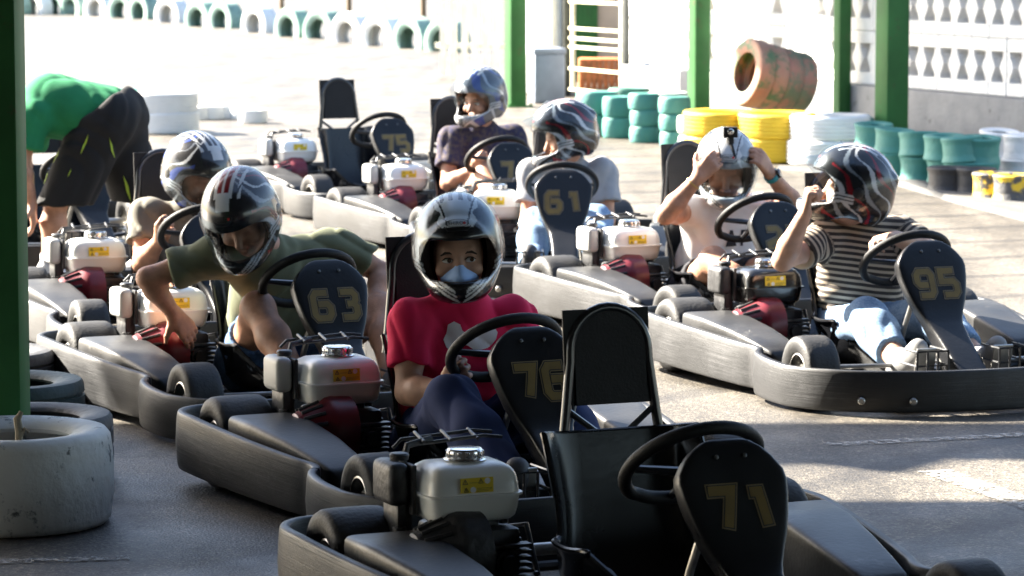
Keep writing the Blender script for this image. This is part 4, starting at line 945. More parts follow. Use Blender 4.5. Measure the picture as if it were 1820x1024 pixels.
# helmet shell, built once (faces -y, origin at its centre)
HS = SDF()
HS.el((0, .012, .028), (.126, .160, .137), k=0); HS.el((0, .022, -.045), (.120, .145, .105), k=.05); HS.el((0, -.062, -.096), (.090, .116, .062), k=.045)
HS.rc((-.03, .15, .06), (.03, .15, .06), .018, k=.03)
HO = SDF(); HO.p = list(HS.p)                                   # closed outer surface, for visor and lettering
HS.el((0, .006, .012), (.086, .124, .116), k=.008, op='sub'); HS.el((0, -.052, -.090), (.072, .088, .062), k=.02, op='sub'); HS.rc((0, .01, -.22), (0, .01, -.05), .088, k=.02, op='sub')
HS.bx((0, -.16, -.018), (.110, .13, .058), .042, k=.010, op='sub')
HS.cut((0, 0, -1), .150, .012)
HMESH = HS.mesh('helmet', .0042, 1); HV = verts_of(HMESH)
def helmet_colours(style):
    P = HV; x, y, z = P[:, 0], P[:, 1], P[:, 2]; ax = np.abs(x)
    C = np.empty((len(P), 3)); inner = HO.ev(P) < -.010
    t = np.degrees(np.arctan2(z-.0, -(y-.02)))                   # 0 = straight ahead, 90 = crown
    blk = np.array((.012, .012, .013)); wht = np.array((.48, .49, .50)); gry = np.array((.16, .17, .18)); red = np.array((.30, .012, .02)); blu = np.array((.025, .05, .22)); sil = np.array((.13, .14, .16))
    base = {'girl': blk, 'red': blk, 'blue': blk*1.5, 'silver': gry*.6, 'white': gry*1.6}[style]; C[:] = base
    a = np.degrees(np.arctan2(ax, -(y-.03)))                      # 0 front, 90 side, 180 back
    def put(m, c): C[m] = c
    # blade-like flashes sweeping back over the sides
    q = a*.0115+z*5.2; r = z*6.5-a*.0105
    def blade(off, freq, width, lo=-9, hi=9, ph=0.0):
        g = (q*freq+off+.10*np.sin(r*5+ph)) % 1.0; wd = width*np.clip(.25+.75*np.sin(r*2.3+ph*1.7+off*6)**2, 0, 1); return (g < wd) & (r > lo) & (r < hi)
    sd = a > 38
    if style == 'girl':
        wht = np.array((.74, .75, .76))
        put(blade(.1, 1.5, .16) & (a > 60), gry); put(blade(.45, 1.5, .10, ph=1) & (a > 70), wht)
    elif style == 'red':
        put(blade(.05, 1.1, .16) & sd, red*.6); put(blade(.36, 1.1, .17, ph=.8) & sd, wht*.9); put(blade(.72, 1.1, .14, ph=2) & sd, gry*1.3); put((ax < .030) & (t > 60) & (t < 150), red*.45)
    elif style == 'blue':
        put(blade(.05, 1.2, .30) & sd, blu); put(blade(.34, 1.2, .16, ph=.6) & sd, sil); put(blade(.70, 1.2, .10, ph=2.2), wht*.85)
    elif style == 'silver':
        put(blade(.0, 1.0, .50, ph=.3), sil*.7); put(blade(.30, 1.0, .32, ph=1.1), blu*.8+.02); put(blade(.62, 1.3, .16, ph=2), wht*.8)
    elif style == 'white':
        put(blade(.2, 1.1, .30, ph=.4), blk*2); put(blade(.45, 1.1, .22, ph=2.0), wht); put(blade(.62, 1.1, .16, ph=1.4) & sd, gry)
    # crest of white flames on the brow and along the chin bar
    br = .052+.006*np.cos(t*.35)
    flame = (t > 28) & (t < 62) & (ax < br)
    fing = (t >= 55) & (t < 112) & (ax < .062) & (np.cos(x*230) > (-.55+(t-55)/60*1.35))
    put((flame | fing) if style in ('girl', 'white') else (fing & (np.cos(x*230) > .25)) | (flame & (ax < .024) & (t > 40)), wht*.9)
    ol = (np.abs(ax-(.030+(t-30)*.0006)) < .0028) & (t > 30) & (t < 80); put(ol, blk)
    zc = z+.142-.070*np.clip(ax/.10, 0, 1.2)**1.25; ch = (zc > 0) & (zc < .036) & (y < .02) & (a < 95) & (ax > .004+.016*np.clip(zc/.036, 0, 1))
    put(ch, wht*.85); put(ch & ((np.abs(zc-.012) < .0022) | (np.abs(zc-.024) < .0022)), blk)
    put((z < -.143), blk)
    put(inner, blk); return C
def visor_mesh(raised):
    NA, NZ = 36, 14; V = []
    for off in (.0045, .0065):
        for j in range(NZ+1):
            zz = -.098+.155*j/NZ
            for i in range(NA+1):
                f = R(-84+168*i/NA); zq = zz*(1-.22*(abs(f)/R(84))**3)-.012*(abs(f)/R(84))**2
                V.append((0, .03, zq, math.sin(f), -math.cos(f), off))
    A = np.array(V); O = A[:, :3].copy(); D = np.zeros_like(O); D[:, 0] = A[:, 3]; D[:, 1] = A[:, 4]
    St = O+D*.26; P = np.empty_like(St)
    for off in (.0045, .0065):
        q = A[:, 5] == off; P[q] = march(HO, St[q], -D[q], off, .25)
    if raised:
        ang = R(raised); c, s = math.cos(ang), math.sin(ang); py, pz = .03, -.005
        y = P[:, 1]-py; z = P[:, 2]-pz; Q = P.copy(); Q[:, 1] = py+(y*c+z*s); Q[:, 2] = pz+(-y*s+z*c)
        # keep the lifted visor clear of the shell
        rad = Q-np.array((0, .012, .02)); e = HO.ev(Q); lift = np.maximum(0, .006+(A[:, 5]-.0045)-e); Q += rad/np.linalg.norm(rad, axis=1)[:, None]*lift[:, None]; P = Q
    n1 = (NA+1)*(NZ+1); F = []
    for l in (0, 1):
        for j in range(NZ):
            for i in range(NA):
                q = (l*n1+j*(NA+1)+i, l*n1+j*(NA+1)+i+1, l*n1+(j+1)*(NA+1)+i+1, l*n1+(j+1)*(NA+1)+i); F.append(q if l else q[::-1])
    rim = [i for i in range(NA+1)]+[j*(NA+1)+NA for j in range(1, NZ+1)]+[NZ*(NA+1)+i for i in range(NA-1, -1, -1)]+[j*(NA+1) for j in range(NZ-1, 0, -1)]
    for a, b in zip(rim, rim[1:]+rim[:1]): F.append((a, b, b+n1, a+n1))
    me = bpy.data.meshes.new('visor'); me.from_pydata(P.tolist(), [], F); me.update()
    bm = bmesh.new(); bm.from_mesh(me); bmesh.ops.recalc_face_normals(bm, faces=bm.faces[:]); bm.to_mesh(me); bm.free()
    me.polygons.foreach_set('use_smooth', [True]*len(F)); me.set_sharp_from_angle(angle=R(60)); return me
INK = mat('helmet_ink', (0.012, 0.012, 0.013), 0.4); INKR = mat('helmet_ink_red', (0.5, 0.02, 0.02), 0.4)
def brow_decal(helm):
    o = (0, -.30, .128); ex, ey = (1, 0, 0), (0, 0.22, 1); n = np.cross(unit(ex), unit(ey))
    el = lambda r, a0, a1, k: [((r*1.0)*math.cos(a), .36*r*math.sin(a)) for a in np.linspace(a0, a1, k)]
    out = el(.034, 0, 2*math.pi, 33)[:-1]; inn = el(.0315, 0, 2*math.pi, 33)[:-1]
    quads = [[out[i], out[(i+1) % 32], inn[(i+1) % 32], inn[i]] for i in range(32)]
    decal('emblem_ring', HO, quads, o, ex, ey, INK, helm, .0016, 0)
    decal('lettering', HO, [[(x-.004, y) for x, y in p] for p in text_polys('SHIRO', .0155)], o, ex, ey, INK, helm, .0020, 0)
    decal('red_dot', HO, [[(.021+.0045*math.cos(a), .0045*math.sin(a)) for a in np.linspace(0, 2*math.pi, 11)[:-1]]], o, ex, ey, INKR, helm, .0026, 0)
    decal('emblem_line', HO, [[(-.040, -.004), (-.030, -.020), (.030, -.020), (.040, -.004), (.0365, -.004), (.0285, -.0172), (-.0285, -.0172), (-.0365, -.004)]], (0, -.30, .124), ex, ey, INK, helm, .0018, 1)
def rotm(yaw, pitch, roll=0): return np.array((Euler((0, 0, R(yaw))).to_matrix() @ Euler((R(pitch), 0, 0)).to_matrix() @ Euler((0, R(roll), 0)).to_matrix()))
def add_helmet(root, head, yaw, pitch, roll, style, raised, dark=False):
    me = HMESH.copy(); me.name = 'helmet'; set_col(me, helmet_colours(style)); me.materials.append(HELM)
    h = link('helmet', me, None, root, tuple(head)); h.rotation_euler = Matrix(rotm(yaw, pitch, roll).tolist()).to_euler()
    link('visor', visor_mesh(raised), VISD if dark else VIS, h)
    m = MB()
    for s in (-1, 1):
        m = MB(); m.lathe([(0, .022), (.007, .021), (.010, .014), (.0105, 0)], (s*.1235, .030, -.008), (s, 0, 0), 18); m.build('visor_pivot', mat('helmet_black_plastic', (.015, .015, .016), .35), h)
    if style in ('girl', 'red', 'white'): brow_decal(h)
    return h
def hand(S, wr, fd, pn, side, curl=(35, 45, 30), spread=.05, scale=1.0, thumb=None):
    """palm, four unequal bent fingers and a thumb from the side of the palm"""
    wr = np.asarray(wr, float); fd = unit(fd); pn = unit(np.asarray(pn, float)-fd*np.dot(pn, fd)); sv = np.cross(fd, pn)*side; q = scale
    for i, o in enumerate((.030, .0105, -.0095, -.029)):
        S.rc(wr+sv*o*.55*q, wr+fd*(.086-.004*abs(i-1))*q+sv*o*q, .0155*q, .0125*q, k=.012)
    for i, (o, L_) in enumerate(((.030, .070), (.0105, .079), (-.0095, .073), (-.029, .056))):
        p = wr+fd*(.086-.004*abs(i-1))*q+sv*o*q; d = unit(fd+sv*o*spread*22); ang = 0; rr = [.0098, .0092, .0083, .0074]
        base = d
        for k, fr in enumerate((.45, .30, .25)):
            ang += curl[k]*(1+.08*(i-1)); dd = base*math.cos(R(ang))+pn*math.sin(R(ang)); e = p+dd*L_*fr*q; S.rc(p, e, rr[k]*q, rr[k+1]*q, k=.003); p = e
    t = unit(sv*.75+fd*.55+pn*.45) if thumb is None else unit(thumb); p = wr+fd*.022*q+sv*.030*q
    S.rc(wr+sv*.012*q+fd*.01*q, p+t*.018*q, .016*q, .0145*q, k=.012); S.rc(p+t*.018*q, p+t*.048*q, .0128*q, .0108*q, k=.004)
    t2 = unit(t*.8+fd*.45+pn*.25); S.rc(p+t*.048*q, p+t*.048*q+t2*.026*q, .0108*q, .0085*q, k=.003)
def wrinkle(amp, f=1.0, ph=0.0):
    def fn(X, Y, Z):
        a = np.sin(26*f*X+19*f*Z+3.2*np.sin(9*Y+ph)+2.1*np.sin(13*Z+ph*3)+ph); b = np.sin(15*f*Z-22*f*Y+2.4*np.sin(8*X+ph*2)+ph*2); c = np.sin(58*f*X-41*f*Z+33*f*Y+2.5*np.sin(17*Y+12*X))
        m = .5+.5*np.sin(7*X+9*Y+6*Z+ph*5)
        return amp*((1-2*np.abs(a)**.7)*m+(1-2*np.abs(b)**.7)*(1-m)+.35*c)
    return fn
EYEW = mat('eye_white', (.62, .60, .57), .2); IRIS = mat('iris', (.05, .028, .015), .15); BROW = mat('eyebrow', (.025, .015, .01), .8)
def add_eyes(root, M, c, gaze):
    for s in (-1, 1):
        e = MB(); ctr = np.asarray(c)+M @ v3(s*.033, -.0815, -.004); a, b, f = M @ v3(1, 0, 0), M @ v3(0, 0, 1), M @ v3(0, -1, 0)
        V, F = superloft([(ctr+f*(.010*math.sin(t)), a, max(.0155*math.cos(t), .0004), b, max(.0078*math.cos(t), .0003)) for t in np.linspace(0, 1.45, 7)], 20, 2)
        e.add(V, F); eye = e.build('eye', EYEW, root)
        i = MB(); gc = ctr+f*.0092+a*gaze[0]+b*gaze[1]
        V, F = superloft([(gc, a, .0063, b, .0060), (gc+f*.0012, a, .0058, b, .0055), (gc+f*.0018, a, .003, b, .003)], 18, 2); i.add(V, F); i.build('iris', IRIS, eye)
        w_ = MB(); p = [ctr+f*.009+b*.0205+a*s*dx+b*dz for dx, dz in ((-.020, -.003), (-.008, .003), (.006, .0035), (.020, -.004))]
        w_.tube(p, [.0028, .0042, .0040, .0020], 8); w_.build('eyebrow', BROW, root)
        w_ = MB(); p = [ctr+f*.0085+b*.0078+a*s*dx+b*dz for dx, dz in ((-.016, -.006), (-.006, .0008), (.006, .0008), (.017, -.006))]
        w_.tube(p, [.0012, .0022, .0022, .0012], 6); w_.build('eyelash', BROW, root)

def person(name_label, loc, rz, J, skin, shirt, sleeve, legs, legmat, helm=None, shirt_r=0.0, hands=(None, None), h=.0066, stripes=False, shoes=None, face=False, gaze=(0, 0), ph=0.0, cutp=None, fold=.0065, group='kart drivers', shoe_h=.0075):
    root = empty('person', loc, rz); tag(root, name_label, 'person', group)
    j = {k: np.asarray(v, float) for k, v in J.items()}
    lat = unit(j['shL']-j['shR']); up = unit(j['nek']-j['pel'])
    S = SDF()
    for s, hp in ((-1, j['hipR']), (1, j['hipL'])):
        S.rc(j['pel']+lat*s*.055, j['che']+lat*s*.06, .085, .088, k=.05)
    S.rc(j['hipR'], j['hipL'], .085, k=.04)
    for sh in (j['shR'], j['shL']): S.rc(j['che'], sh, .068, .042, k=.05); S.rc(j['nek'], sh, .030, .032, k=.04)
    S.rc(j['che'], j['nek'], .06, .046, k=.05); S.rc(j['nek'], j['head']+(j['nek']-j['head'])*.25, .052, .050, k=.03)
    M = rotm(*helm[:3]) if helm else np.eye(3)
    if helm:
        hc = j['head']+M @ v3(0, .016, -.022)
        S.el(hc+M @ v3(0, .0, .0), (.074, .092, .112), M, k=.02); S.rc(hc+M @ v3(0, -.01, -.06), hc+M @ v3(0, -.052, -.088), .052, .030, k=.03)
        S.rc(hc+M @ v3(0, -.090, .004), hc+M @ v3(0, -.108, -.036), .0085, .0145, k=.014)
        S.rc(hc+M @ v3(-.034, -.080, .022), hc+M @ v3(.034, -.080, .022), .012, k=.018)
        for s in (-1, 1): S.el(hc+M @ v3(s*.044, -.066, -.034), (.026, .022, .022), M, k=.02); S.el(hc+M @ v3(s*.033, -.094, -.002), (.016, .012, .010), M, k=.010, op='sub')
        S.rc(hc+M @ v3(-.016, -.088, -.062), hc+M @ v3(.016, -.088, -.062), .0075, k=.008)
    else:
        S.el(j['head'], (.10, .076, .115), k=.02)
    for s, c in (('R', -1), ('L', 1)):
        sh, el, wr = j['sh'+s], j['el'+s], j['wr'+s]
        S.rc(sh, sh+(el-sh)*.5, .043, .042, k=.03); S.rc(sh+(el-sh)*.5, el, .043, .037, k=.03); S.rc(el, el+(wr-el)*.3, .036, .041, k=.02); S.rc(el+(wr-el)*.3, wr, .041, .0255, k=.02)
        hd = hands[0 if s == 'R' else 1]
        if hd: hand(S, wr, **hd)
        hp, kn, an = j['hip'+s], j['kn'+s], j['an'+s]
        S.rc(hp, kn, .082, .054, k=.03); S.rc(kn, kn, .056, k=.02); S.rc(kn, kn+(an-kn)*.35, .050, .056, k=.03); S.rc(kn+(an-kn)*.35, an, .056, .034, k=.03)
        cal = unit(an-kn); S.rc(an, j['to'+s], .036, .026, k=.02)
    link('body', S.mesh('body', h), skin, root)
    if helm and face: add_eyes(root, M, j['head']+M @ v3(0, .016, -.022), gaze)
    # shirt
    T = SDF(); e = shirt_r
    pel2 = j['pel']-up*.015
    for s in (-1, 1): T.rc(pel2+lat*s*.062, j['che']+lat*s*.062, .105+e, .104+e, k=.06)
    for sh in (j['shR'], j['shL']): T.rc(j['che'], sh, .082+e, .058+e*.5, k=.05); T.rc(j['nek']-up*.03, sh, .046, .050+e*.3, k=.04)
    T.rc(j['che'], j['nek']-up*.015, .085, .066, k=.05)
    segs = []
    if sleeve > 0:
        for s in 'RL':
            sh, el = j['sh'+s], j['el'+s]; b = sh+(el-sh)*sleeve; T.rc(sh, b, .062+e*.5, .062+e*.6, k=.03, cap=True); T.rc(b-unit(b-sh)*.016, b, .066+e*.6, k=.004, cap=True); segs.append((sh, b))
    T.rc(j['nek']+up*.032, j['nek']+up*.10, .050, .060, k=.010, op='sub')
    if cutp is not None: T.cut(cutp[0], cutp[1], .006)
    T.noise = wrinkle(fold, 1.0, ph)
    me = T.mesh('shirt', h); 
    if stripes:
        P = verts_of(me); u = P @ up+.02*np.sin(9*(P @ lat))
        for (a, b) in segs:
            d = unit(b-a); t = (P-a) @ d; r = np.linalg.norm(P-a-t[:, None]*d, axis=1); k = (t > .035) & (r < .085); u[k] = t[k]*.98+.3
        set_float(me, u)
    sh_o = link('shirt', me, shirt, root)
    # trousers or shorts
    if legs > 0:
        D = SDF()
        D.rc(j['hipR'], j['hipL'], .103, k=.04); 
        for s in (-1, 1): D.rc(j['pel']+lat*s*.05, j['pel']+lat*s*.05+up*.05, .10, .098, k=.04)
        for s in 'RL':
            hp, kn, an = j['hip'+s], j['kn'+s], j['an'+s]
            if legs <= 1.0:
                b = hp+(kn-hp)*legs; D.rc(hp, b, .098, .080, k=.04, cap=True)
            else:
                D.rc(hp, kn, .096, .067, k=.035); D.rc(kn, kn, .069, k=.02); b = kn+(an-kn)*(legs-1); D.rc(kn, kn+(b-kn)*.4, .070, .074, k=.03); D.rc(kn+(b-kn)*.4, b, .074, .058, k=.03, cap=True)
        D.noise = wrinkle(.0045, 1.3, ph+1)
        tr = link('trousers' if legs > 1 else 'shorts', D.mesh('trousers', h), legmat, root)
    if shoes:
        for s in 'RL':
            an, to = j['an'+s], j['to'+s]; d = unit(to-an); Q = SDF(); dn = unit(np.cross(np.cross(d, v3(0, 0, 1)), d))
            Q.rc(an-d*.03-dn*.015, to, .046, .036, k=.02); Q.rc(an-dn*.0, an+dn*.02, .044, .046, k=.02); Q.rc(an-d*.035-dn*.04, to-dn*.028, .030, .026, k=.02)
            link('shoe', Q.mesh('shoe', shoe_h), shoes, root)
    if helm: add_helmet(root, j['head'], *helm)
    return root, T, sh_o, j
def KL(k): x, y, hd = KARTS[k][:3]; return (x, y, 0), R(hd)
def base_j(**kw):
    d = dict(pel=(0, .21, .15), hipR=(-.085, .19, .14), hipL=(.085, .19, .14), anR=(-.15, -.55, .13), anL=(.15, -.55, .13), toR=(-.16, -.64, .20), toL=(.16, -.64, .20), knR=(-.17, -.17, .34), knL=(.17, -.17, .34))
    d.update(kw); return d
SHOE = mat('dark_trainers', (.03, .03, .034), .6)
DENIM = cloth('blue_denim', (.055, .10, .20), (.085, .15, .28), 120)
LDENIM = cloth('light_denim', (.13, .21, .33), (.19, .28, .41), 120)

# driver of kart 76
l, a = KL('B')
JB = base_j(head=(-.019, .10, .736), nek=(.028, .19, .575), che=(.040, .225, .455), shR=(-.135, .19, .520), elR=(-.165, .13, .315), wrR=(-.105, -.035, .345), shL=(.205, .19, .510), elL=(.235, .08, .335), wrL=(.165, -.10, .395), knR=(-.165, -.15, .345), knL=(.13, -.18, .335))
JB['knR'] = (-.150, -.16, .325); JB['anR'] = (-.12, -.55, .12)
gr = dict(fd=(-.10, -.70, .45), pn=(.55, -.25, .75), side=1, curl=(48, 62, 40), thumb=(.30, -.55, .75))
gl = dict(fd=(-.10, -.75, .40), pn=(-.55, -.25, .75), side=-1, curl=(48, 62, 40), thumb=(-.30, -.55, .75))
root, T, so, j = person('seated driver in crimson t-shirt, blue face mask and black-white helmet', l, a, JB, SKIN2, cloth('crimson_cotton', (.58, .014, .075)), .62, 2.0, cloth('navy_cotton', (.020, .032, .095)), (-22, 2, -3, 'girl', 50), -.010, (gr, gl), face=True, gaze=(.0045, .001), shoes=SHOE, h=.006, ph=.4)
WP = mat('white_print', (.62, .60, .66), .8)
fx = unit(v3(math.cos(R(-24)), math.sin(R(-24)), 0)); 
bird = [(x*1.12, y*1.15) for x, y in [(-.050, .030), (-.046, .052), (-.030, .060), (-.014, .052), (-.008, .036), (.006, .026), (.022, .020), (.040, .030), (.060, .038), (.078, .036), (.084, .026), (.080, .010), (.068, -.006), (.058, -.012), (.040, -.016), (.020, -.014), (.006, -.004), (-.010, .000), (-.020, -.014), (-.034, -.020), (-.050, -.006), (-.058, .014)]]
decal('shirt_print', T, [bird], v3(-.040, .0, .450)+v3(-.407, -.914, 0)*.25, v3(.914, -.407, 0), (0, 0, 1), WP, so, .003, 2)
Mg = rotm(-22, 2, -3); hc = np.array(JB['head'])+Mg @ v3(0, .016, -.022)
Q = SDF(); Q.el(hc+Mg @ v3(0, -.062, -.056), (.056, .050, .033), Mg, k=.01); Q.rc(hc+Mg @ v3(0, -.100, -.018), hc+Mg @ v3(0, -.114, -.052), .010, .022, k=.03); Q.noise = wrinkle(.0012, 2)
link('face_mask', Q.mesh('face_mask', .004), mat('pale_blue_mask', (.36, .54, .90), .85, var=.04), root)

# driver of kart 63, leaning out to his engine
l, a = KL('C')
JC = base_j(head=(-.215, -.12, .690), nek=(-.075, .03, .565), che=(.02, .10, .455), shR=(-.245, .03, .545), elR=(-.475, .10, .470), wrR=(-.360, .165, .335), shL=(.215, .09, .545), elL=(.375, .03, .455), wrL=(.275, -.10, .350), knR=(-.155, -.12, .372), knL=(.308, -.12, .345), anR=(-.12, -.45, .12), anL=(.20, -.48, .12))
person('driver in olive t-shirt leaning over his engine, red and black helmet', l, a, JC, SKIN, cloth('olive_cotton', (.13, .14, .088)), .66, .55, DENIM, (-38, 34, -8, 'red', 8), .010, (dict(fd=(.62, .05, -.75), pn=(-.2, .9, -.1), side=-1, curl=(12, 22, 18)), dict(fd=(-.3, -.6, -.5), pn=(-.5, .2, -.8), side=-1, curl=(25, 30, 20))), face=False, shoes=SHOE, ph=1.7)

# driver behind kart 63
l, a = KL('D')
JD = base_j(head=(.056, .05, .682), nek=(.045, .17, .525), che=(.045, .21, .425), shR=(-.125, .19, .505), elR=(-.165, .11, .318), wrR=(-.128, -.06, .430), shL=(.215, .17, .500), elL=(.25, .08, .33), wrL=(.15, -.12, .42), knR=(-.11, -.22, .25), knL=(.15, -.20, .27))
person('driver in taupe t-shirt, blue and black helmet tilted down', l, a, JD, SKIN, cloth('taupe_cotton', (.165, .155, .130)), .55, 2.0, cloth('dark_trousers', (.03, .032, .04)), (20, 22, 0, 'blue', 0), .004, (dict(gr, thumb=(.6, -.6, .1)), dict(gl)), shoes=SHOE, ph=2.3)

# driver in purple
l, a = KL('G')
JG = base_j(head=(.048, .14, .765), nek=(.085, .20, .600), che=(.085, .23, .475), shR=(-.090, .20, .540), elR=(-.145, .12, .310), wrR=(-.065, -.06, .400), shL=(.262, .19, .540), elL=(.28, .06, .36), wrL=(.12, -.09, .43), knR=(-.03, -.13, .365), knL=(.20, -.15, .35))
person('driver in dark purple patterned t-shirt, silver blue helmet with open visor', l, a, JG, SKIN, cloth('purple_print', (.026, .024, .055), (.070, .055, .055), 45), .60, .62, cloth('grey_shorts', (.10, .10, .11)), (-62, 6, 0, 'silver', 50), .004, (dict(gr, fd=(.10, -.75, .45)), dict(gl)), face=True, gaze=(0, -.001), shoes=SHOE, ph=.9, h=.007)

# driver of kart 61
l, a = KL('H')
JH = base_j(head=(.012, .10, .690), nek=(.045, .17, .535), che=(.035, .21, .415), shR=(-.130, .19, .495), elR=(-.150, .14, .280), wrR=(-.140, -.06, .275), shL=(.205, .19, .500), elL=(.225, .12, .275), wrL=(.17, -.08, .32), knR=(-.12, -.18, .285), knL=(.16, -.18, .30))
person('driver in grey t-shirt and jeans, black red helmet turned sideways', l, a, JH, SKIN, cloth('grey_cotton', (.30, .30, .31)), .62, 2.0, LDENIM, (-80, 12, 0, 'red', 50), .006, (dict(fd=(.15, -.8, .05), pn=(.2, -.1, -1), side=1, curl=(25, 35, 20)), dict(fd=(-.15, -.8, .1), pn=(-.2, -.1, -1), side=-1, curl=(25, 35, 20))), shoes=SHOE, ph=3.1, h=.007)

# driver adjusting the camera on his helmet
l, a = KL('I')
JI = base_j(head=(-.005, .05, .668), nek=(.050, .16, .520), che=(.058, .20, .395), shR=(-.125, .165, .480), elR=(-.305, .02, .480), wrR=(-.192, -.06, .640), shL=(.232, .15, .480), elL=(.330, .02, .478), wrL=(.135, -.07, .650), knR=(-.165, -.14, .300), knL=(.17, -.17, .30))
rI, TI, sI, jI = person('driver in white vest raising both hands to his helmet', l, a, JI, SKIN, cloth('white_jersey', (.66, .64, .63)), 0, .50, cloth('dark_shorts', (.03, .03, .035)), (-26, 16, 2, 'white', 6), .002, (dict(fd=(.62, -.25, .72), pn=(.55, .75, -.1), side=1, curl=(28, 40, 30)), dict(fd=(-.62, -.25, .70), pn=(-.55, .75, -.1), side=-1, curl=(28, 40, 30))), shoes=SHOE, ph=4.0)
for dx, poly in ((-.065, [[(-.022, -.035), (-.012, -.035), (-.006, -.012), (.010, -.012), (.016, -.035), (.027, -.035), (.008, .035), (-.003, .035)]]), (.005, [[(-.02, -.035), (-.009, -.035), (-.009, .035), (-.02, .035)], [(-.009, .025), (.02, .025), (.02, .035), (-.009, .035)], [(-.009, -.002), (.018, -.002), (.018, .008), (-.009, .008)]])):
    decal('shirt_lettering', TI, poly, v3(.0+dx, -.15, .365), v3(.914, -.407, 0), (0, 0, 1), mat('navy_print', (.02, .02, .03), .8), sI, .0028, 2)
m = MB(); q = v3(.135, -.07, .650); d = unit(q-v3(.330, .02, .478)); c = q-d*.025; m.tube([c-d*.010, c+d*.010], [.034, .034], 20); m.build('watch_strap', mat('teal_strap', (.02, .24, .28), .5), rI)
m = MB(); n_ = unit(v3(.5, -.6, .35)-d*np.dot(v3(.5, -.6, .35), d)); m.lathe([(.026, .020), (.038, .020), (.040, .016), (.040, 0)], c, n_, 20); m.build('watch_case', mat('watch_black', (.012, .012, .014), .2), rI)
m = MB(); q = v3(-.192, -.06, .640); d = unit(q-v3(-.305, .02, .480)); c = q-d*.035; m.tube([c-d*.003, c+d*.003], [.0335, .0335], 18); m.build('bracelet', mat('gold_bracelet', (.5, .36, .12), .35, .6), rI)
cm = empty('action_camera', l, a); tag(cm, 'small black action camera held on top of the helmet', 'camera')
m = MB(); m.box((-.045, -.060, .822), (.030, .018, .022), .004, rot=(0, 0, R(-24))); cb = m.build('body', PAD, cm)
m = MB(); m.lathe([(0, .013), (.008, .013), (.010, .010), (.010, 0)], (-.053, -.078, .826), (-.407, -.914, 0), 18); m.build('lens', CHROME, cb)
m = MB(); m.box((-.045, -.060, .790), (.012, .012, .016), .003); m.tube([(-.045, -.062, .780), (-.043, -.080, .745), (-.040, -.090, .72)], .008, 8); m.build('mount', PAD, cm)

# driver of kart 95
l, a = KL('J')
JJ = base_j(head=(-.070, .14, .712), nek=(-.005, .18, .575), che=(.010, .20, .455), shR=(-.155, .165, .515), elR=(-.372, .06, .455), wrR=(-.312, .0, .632), shL=(.150, .165, .530), elL=(.215, .05, .475), wrL=(.020, -.065, .540), pel=(.005, .20, .20), hipR=(-.085, .18, .16), hipL=(.095, .18, .16), knR=(-.135, -.16, .255), knL=(.11, -.17, .27), anR=(-.165, -.50, .13), anL=(.14, -.53, .13), toR=(-.15, -.60, .20), toL=(.15, -.62, .20))
person('driver in black and cream striped t-shirt and jeans, helmet in profile', l, a, JJ, SKIN2, mat_stripes('striped_knit', (.034, .027, .024), (.40, .33, .25), .0225, .54), .58, 1.72, LDENIM, (-112, -12, 0, 'red', 42), .0, (dict(fd=(.10, -.15, .95), pn=(.9, -.3, 0), side=1, curl=(70, 70, 45)), dict(fd=(-.86, -.45, .05), pn=(-.1, -.35, -.85), side=-1, curl=(30, 50, 40))), stripes=True, shoes=mat('grey_canvas_shoe', (.20, .20, .20), .8), ph=5.0)

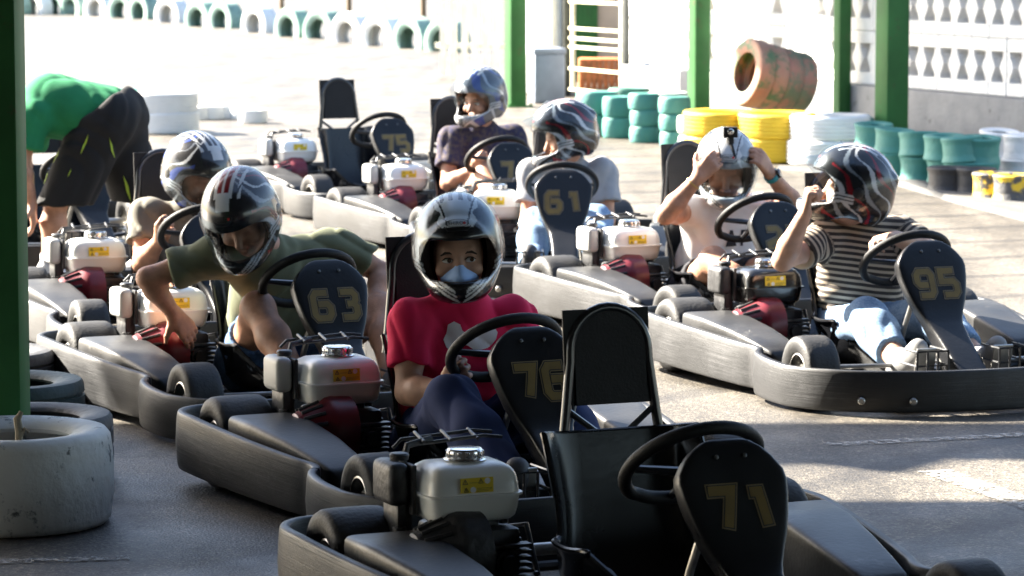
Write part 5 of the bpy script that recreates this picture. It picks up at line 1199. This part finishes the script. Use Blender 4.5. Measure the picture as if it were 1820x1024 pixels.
# marshal bending over the karts (own frame: metres in the scene)
JS = dict(pel=(-1.885, 15.62, .790), che=(-2.13, 15.62, .845), nek=(-2.25, 15.62, .815), head=(-2.40, 15.62, .74), shR=(-2.20, 15.80, .80), shL=(-2.19, 15.44, .80), elR=(-2.30, 15.86, .60), elL=(-2.245, 15.40, .60), wrR=(-2.30, 15.84, .42), wrL=(-2.20, 15.42, .40), hipR=(-1.86, 15.71, .76), hipL=(-1.90, 15.53, .76), knR=(-1.735, 15.76, .43), knL=(-2.095, 15.48, .43), anR=(-1.74, 15.78, .085), anL=(-2.135, 15.48, .085), toR=(-1.87, 15.78, .045), toL=(-2.27, 15.46, .045))
WAIST = unit(v3(.60, 0, -.80)); WAIST_D = float(WAIST @ v3(.075, 0, .81))
o_ = np.array((-2.0, 15.6, 0)); JS = {k: tuple(np.array(v)-o_) for k, v in JS.items()}
r_, TS, sS, jS = person('person bending far forward in green t-shirt and black shorts', tuple(o_), 0, JS, SKIN, cloth('green_cotton', (.014, .155, .062)), .70, 0, None, None, .034, (dict(fd=(0, 0, -1), pn=(-1, 0, 0), side=1, curl=(20, 30, 20)), dict(fd=(.1, 0, -1), pn=(-1, 0, 0), side=-1, curl=(20, 30, 20))), shoes=mat('white_trainer', (.5, .5, .5), .7), ph=.2, group=None, h=.008, cutp=(WAIST, WAIST_D+.015), fold=.005)
D = SDF(); 
D.rc(jS['hipR']+v3(.03, 0, .04), jS['hipL']+v3(.04, 0, .03), .134, k=.05)
for s in 'RL': D.rc(jS['hip'+s]+v3(.01, 0, .0), jS['kn'+s]+v3(0, 0, -.10), .136, .112, k=.05)
D.rc(jS['pel'], jS['pel']+v3(-.10, 0, .03), .128, .126, k=.04); D.cut(-WAIST, -WAIST_D+.012, .006); D.cut((0, 0, -1), -.395, .008)
D.noise = wrinkle(.005, .8, 1.1); so = link('shorts', D.mesh('shorts', .008), cloth('black_shorts', (.012, .012, .013)), r_)
LIME = mat('lime_trim', (.30, .42, .03), .7)
for (x, z, L_, an, wd) in ((-.155, .50, .115, 62, .010), (.05, .68, .10, 68, .008), (-.02, .55, .04, 70, .005), (.17, .66, .10, 100, .007), (.215, .46, .13, 105, .012), (-.09, .62, .07, 64, .006)):
    ca, sa = math.cos(R(an)), math.sin(R(an)); wd *= .65; P = [(-L_/2*ca, -L_/2*sa), (-wd*sa-.01*ca, wd*ca-.01*sa), (L_/2*ca, L_/2*sa), (wd*sa+.01*ca, -wd*ca+.01*sa)]
    decal('lime_slash', D, [P], (x, -.55, z), (1, 0, 0), (0, 0, 1), LIME, so, .004, 2)
for s in 'L':
    m = MB(); an_ = jS['an'+s]; m.tube([an_+v3(0, 0, -.01), an_+v3(.003, 0, .05), an_+v3(.004, 0, .085)], [.050, .042, .043], 18); m.build('sock', mat('grey_sock', (.42, .42, .44), .9), r_)
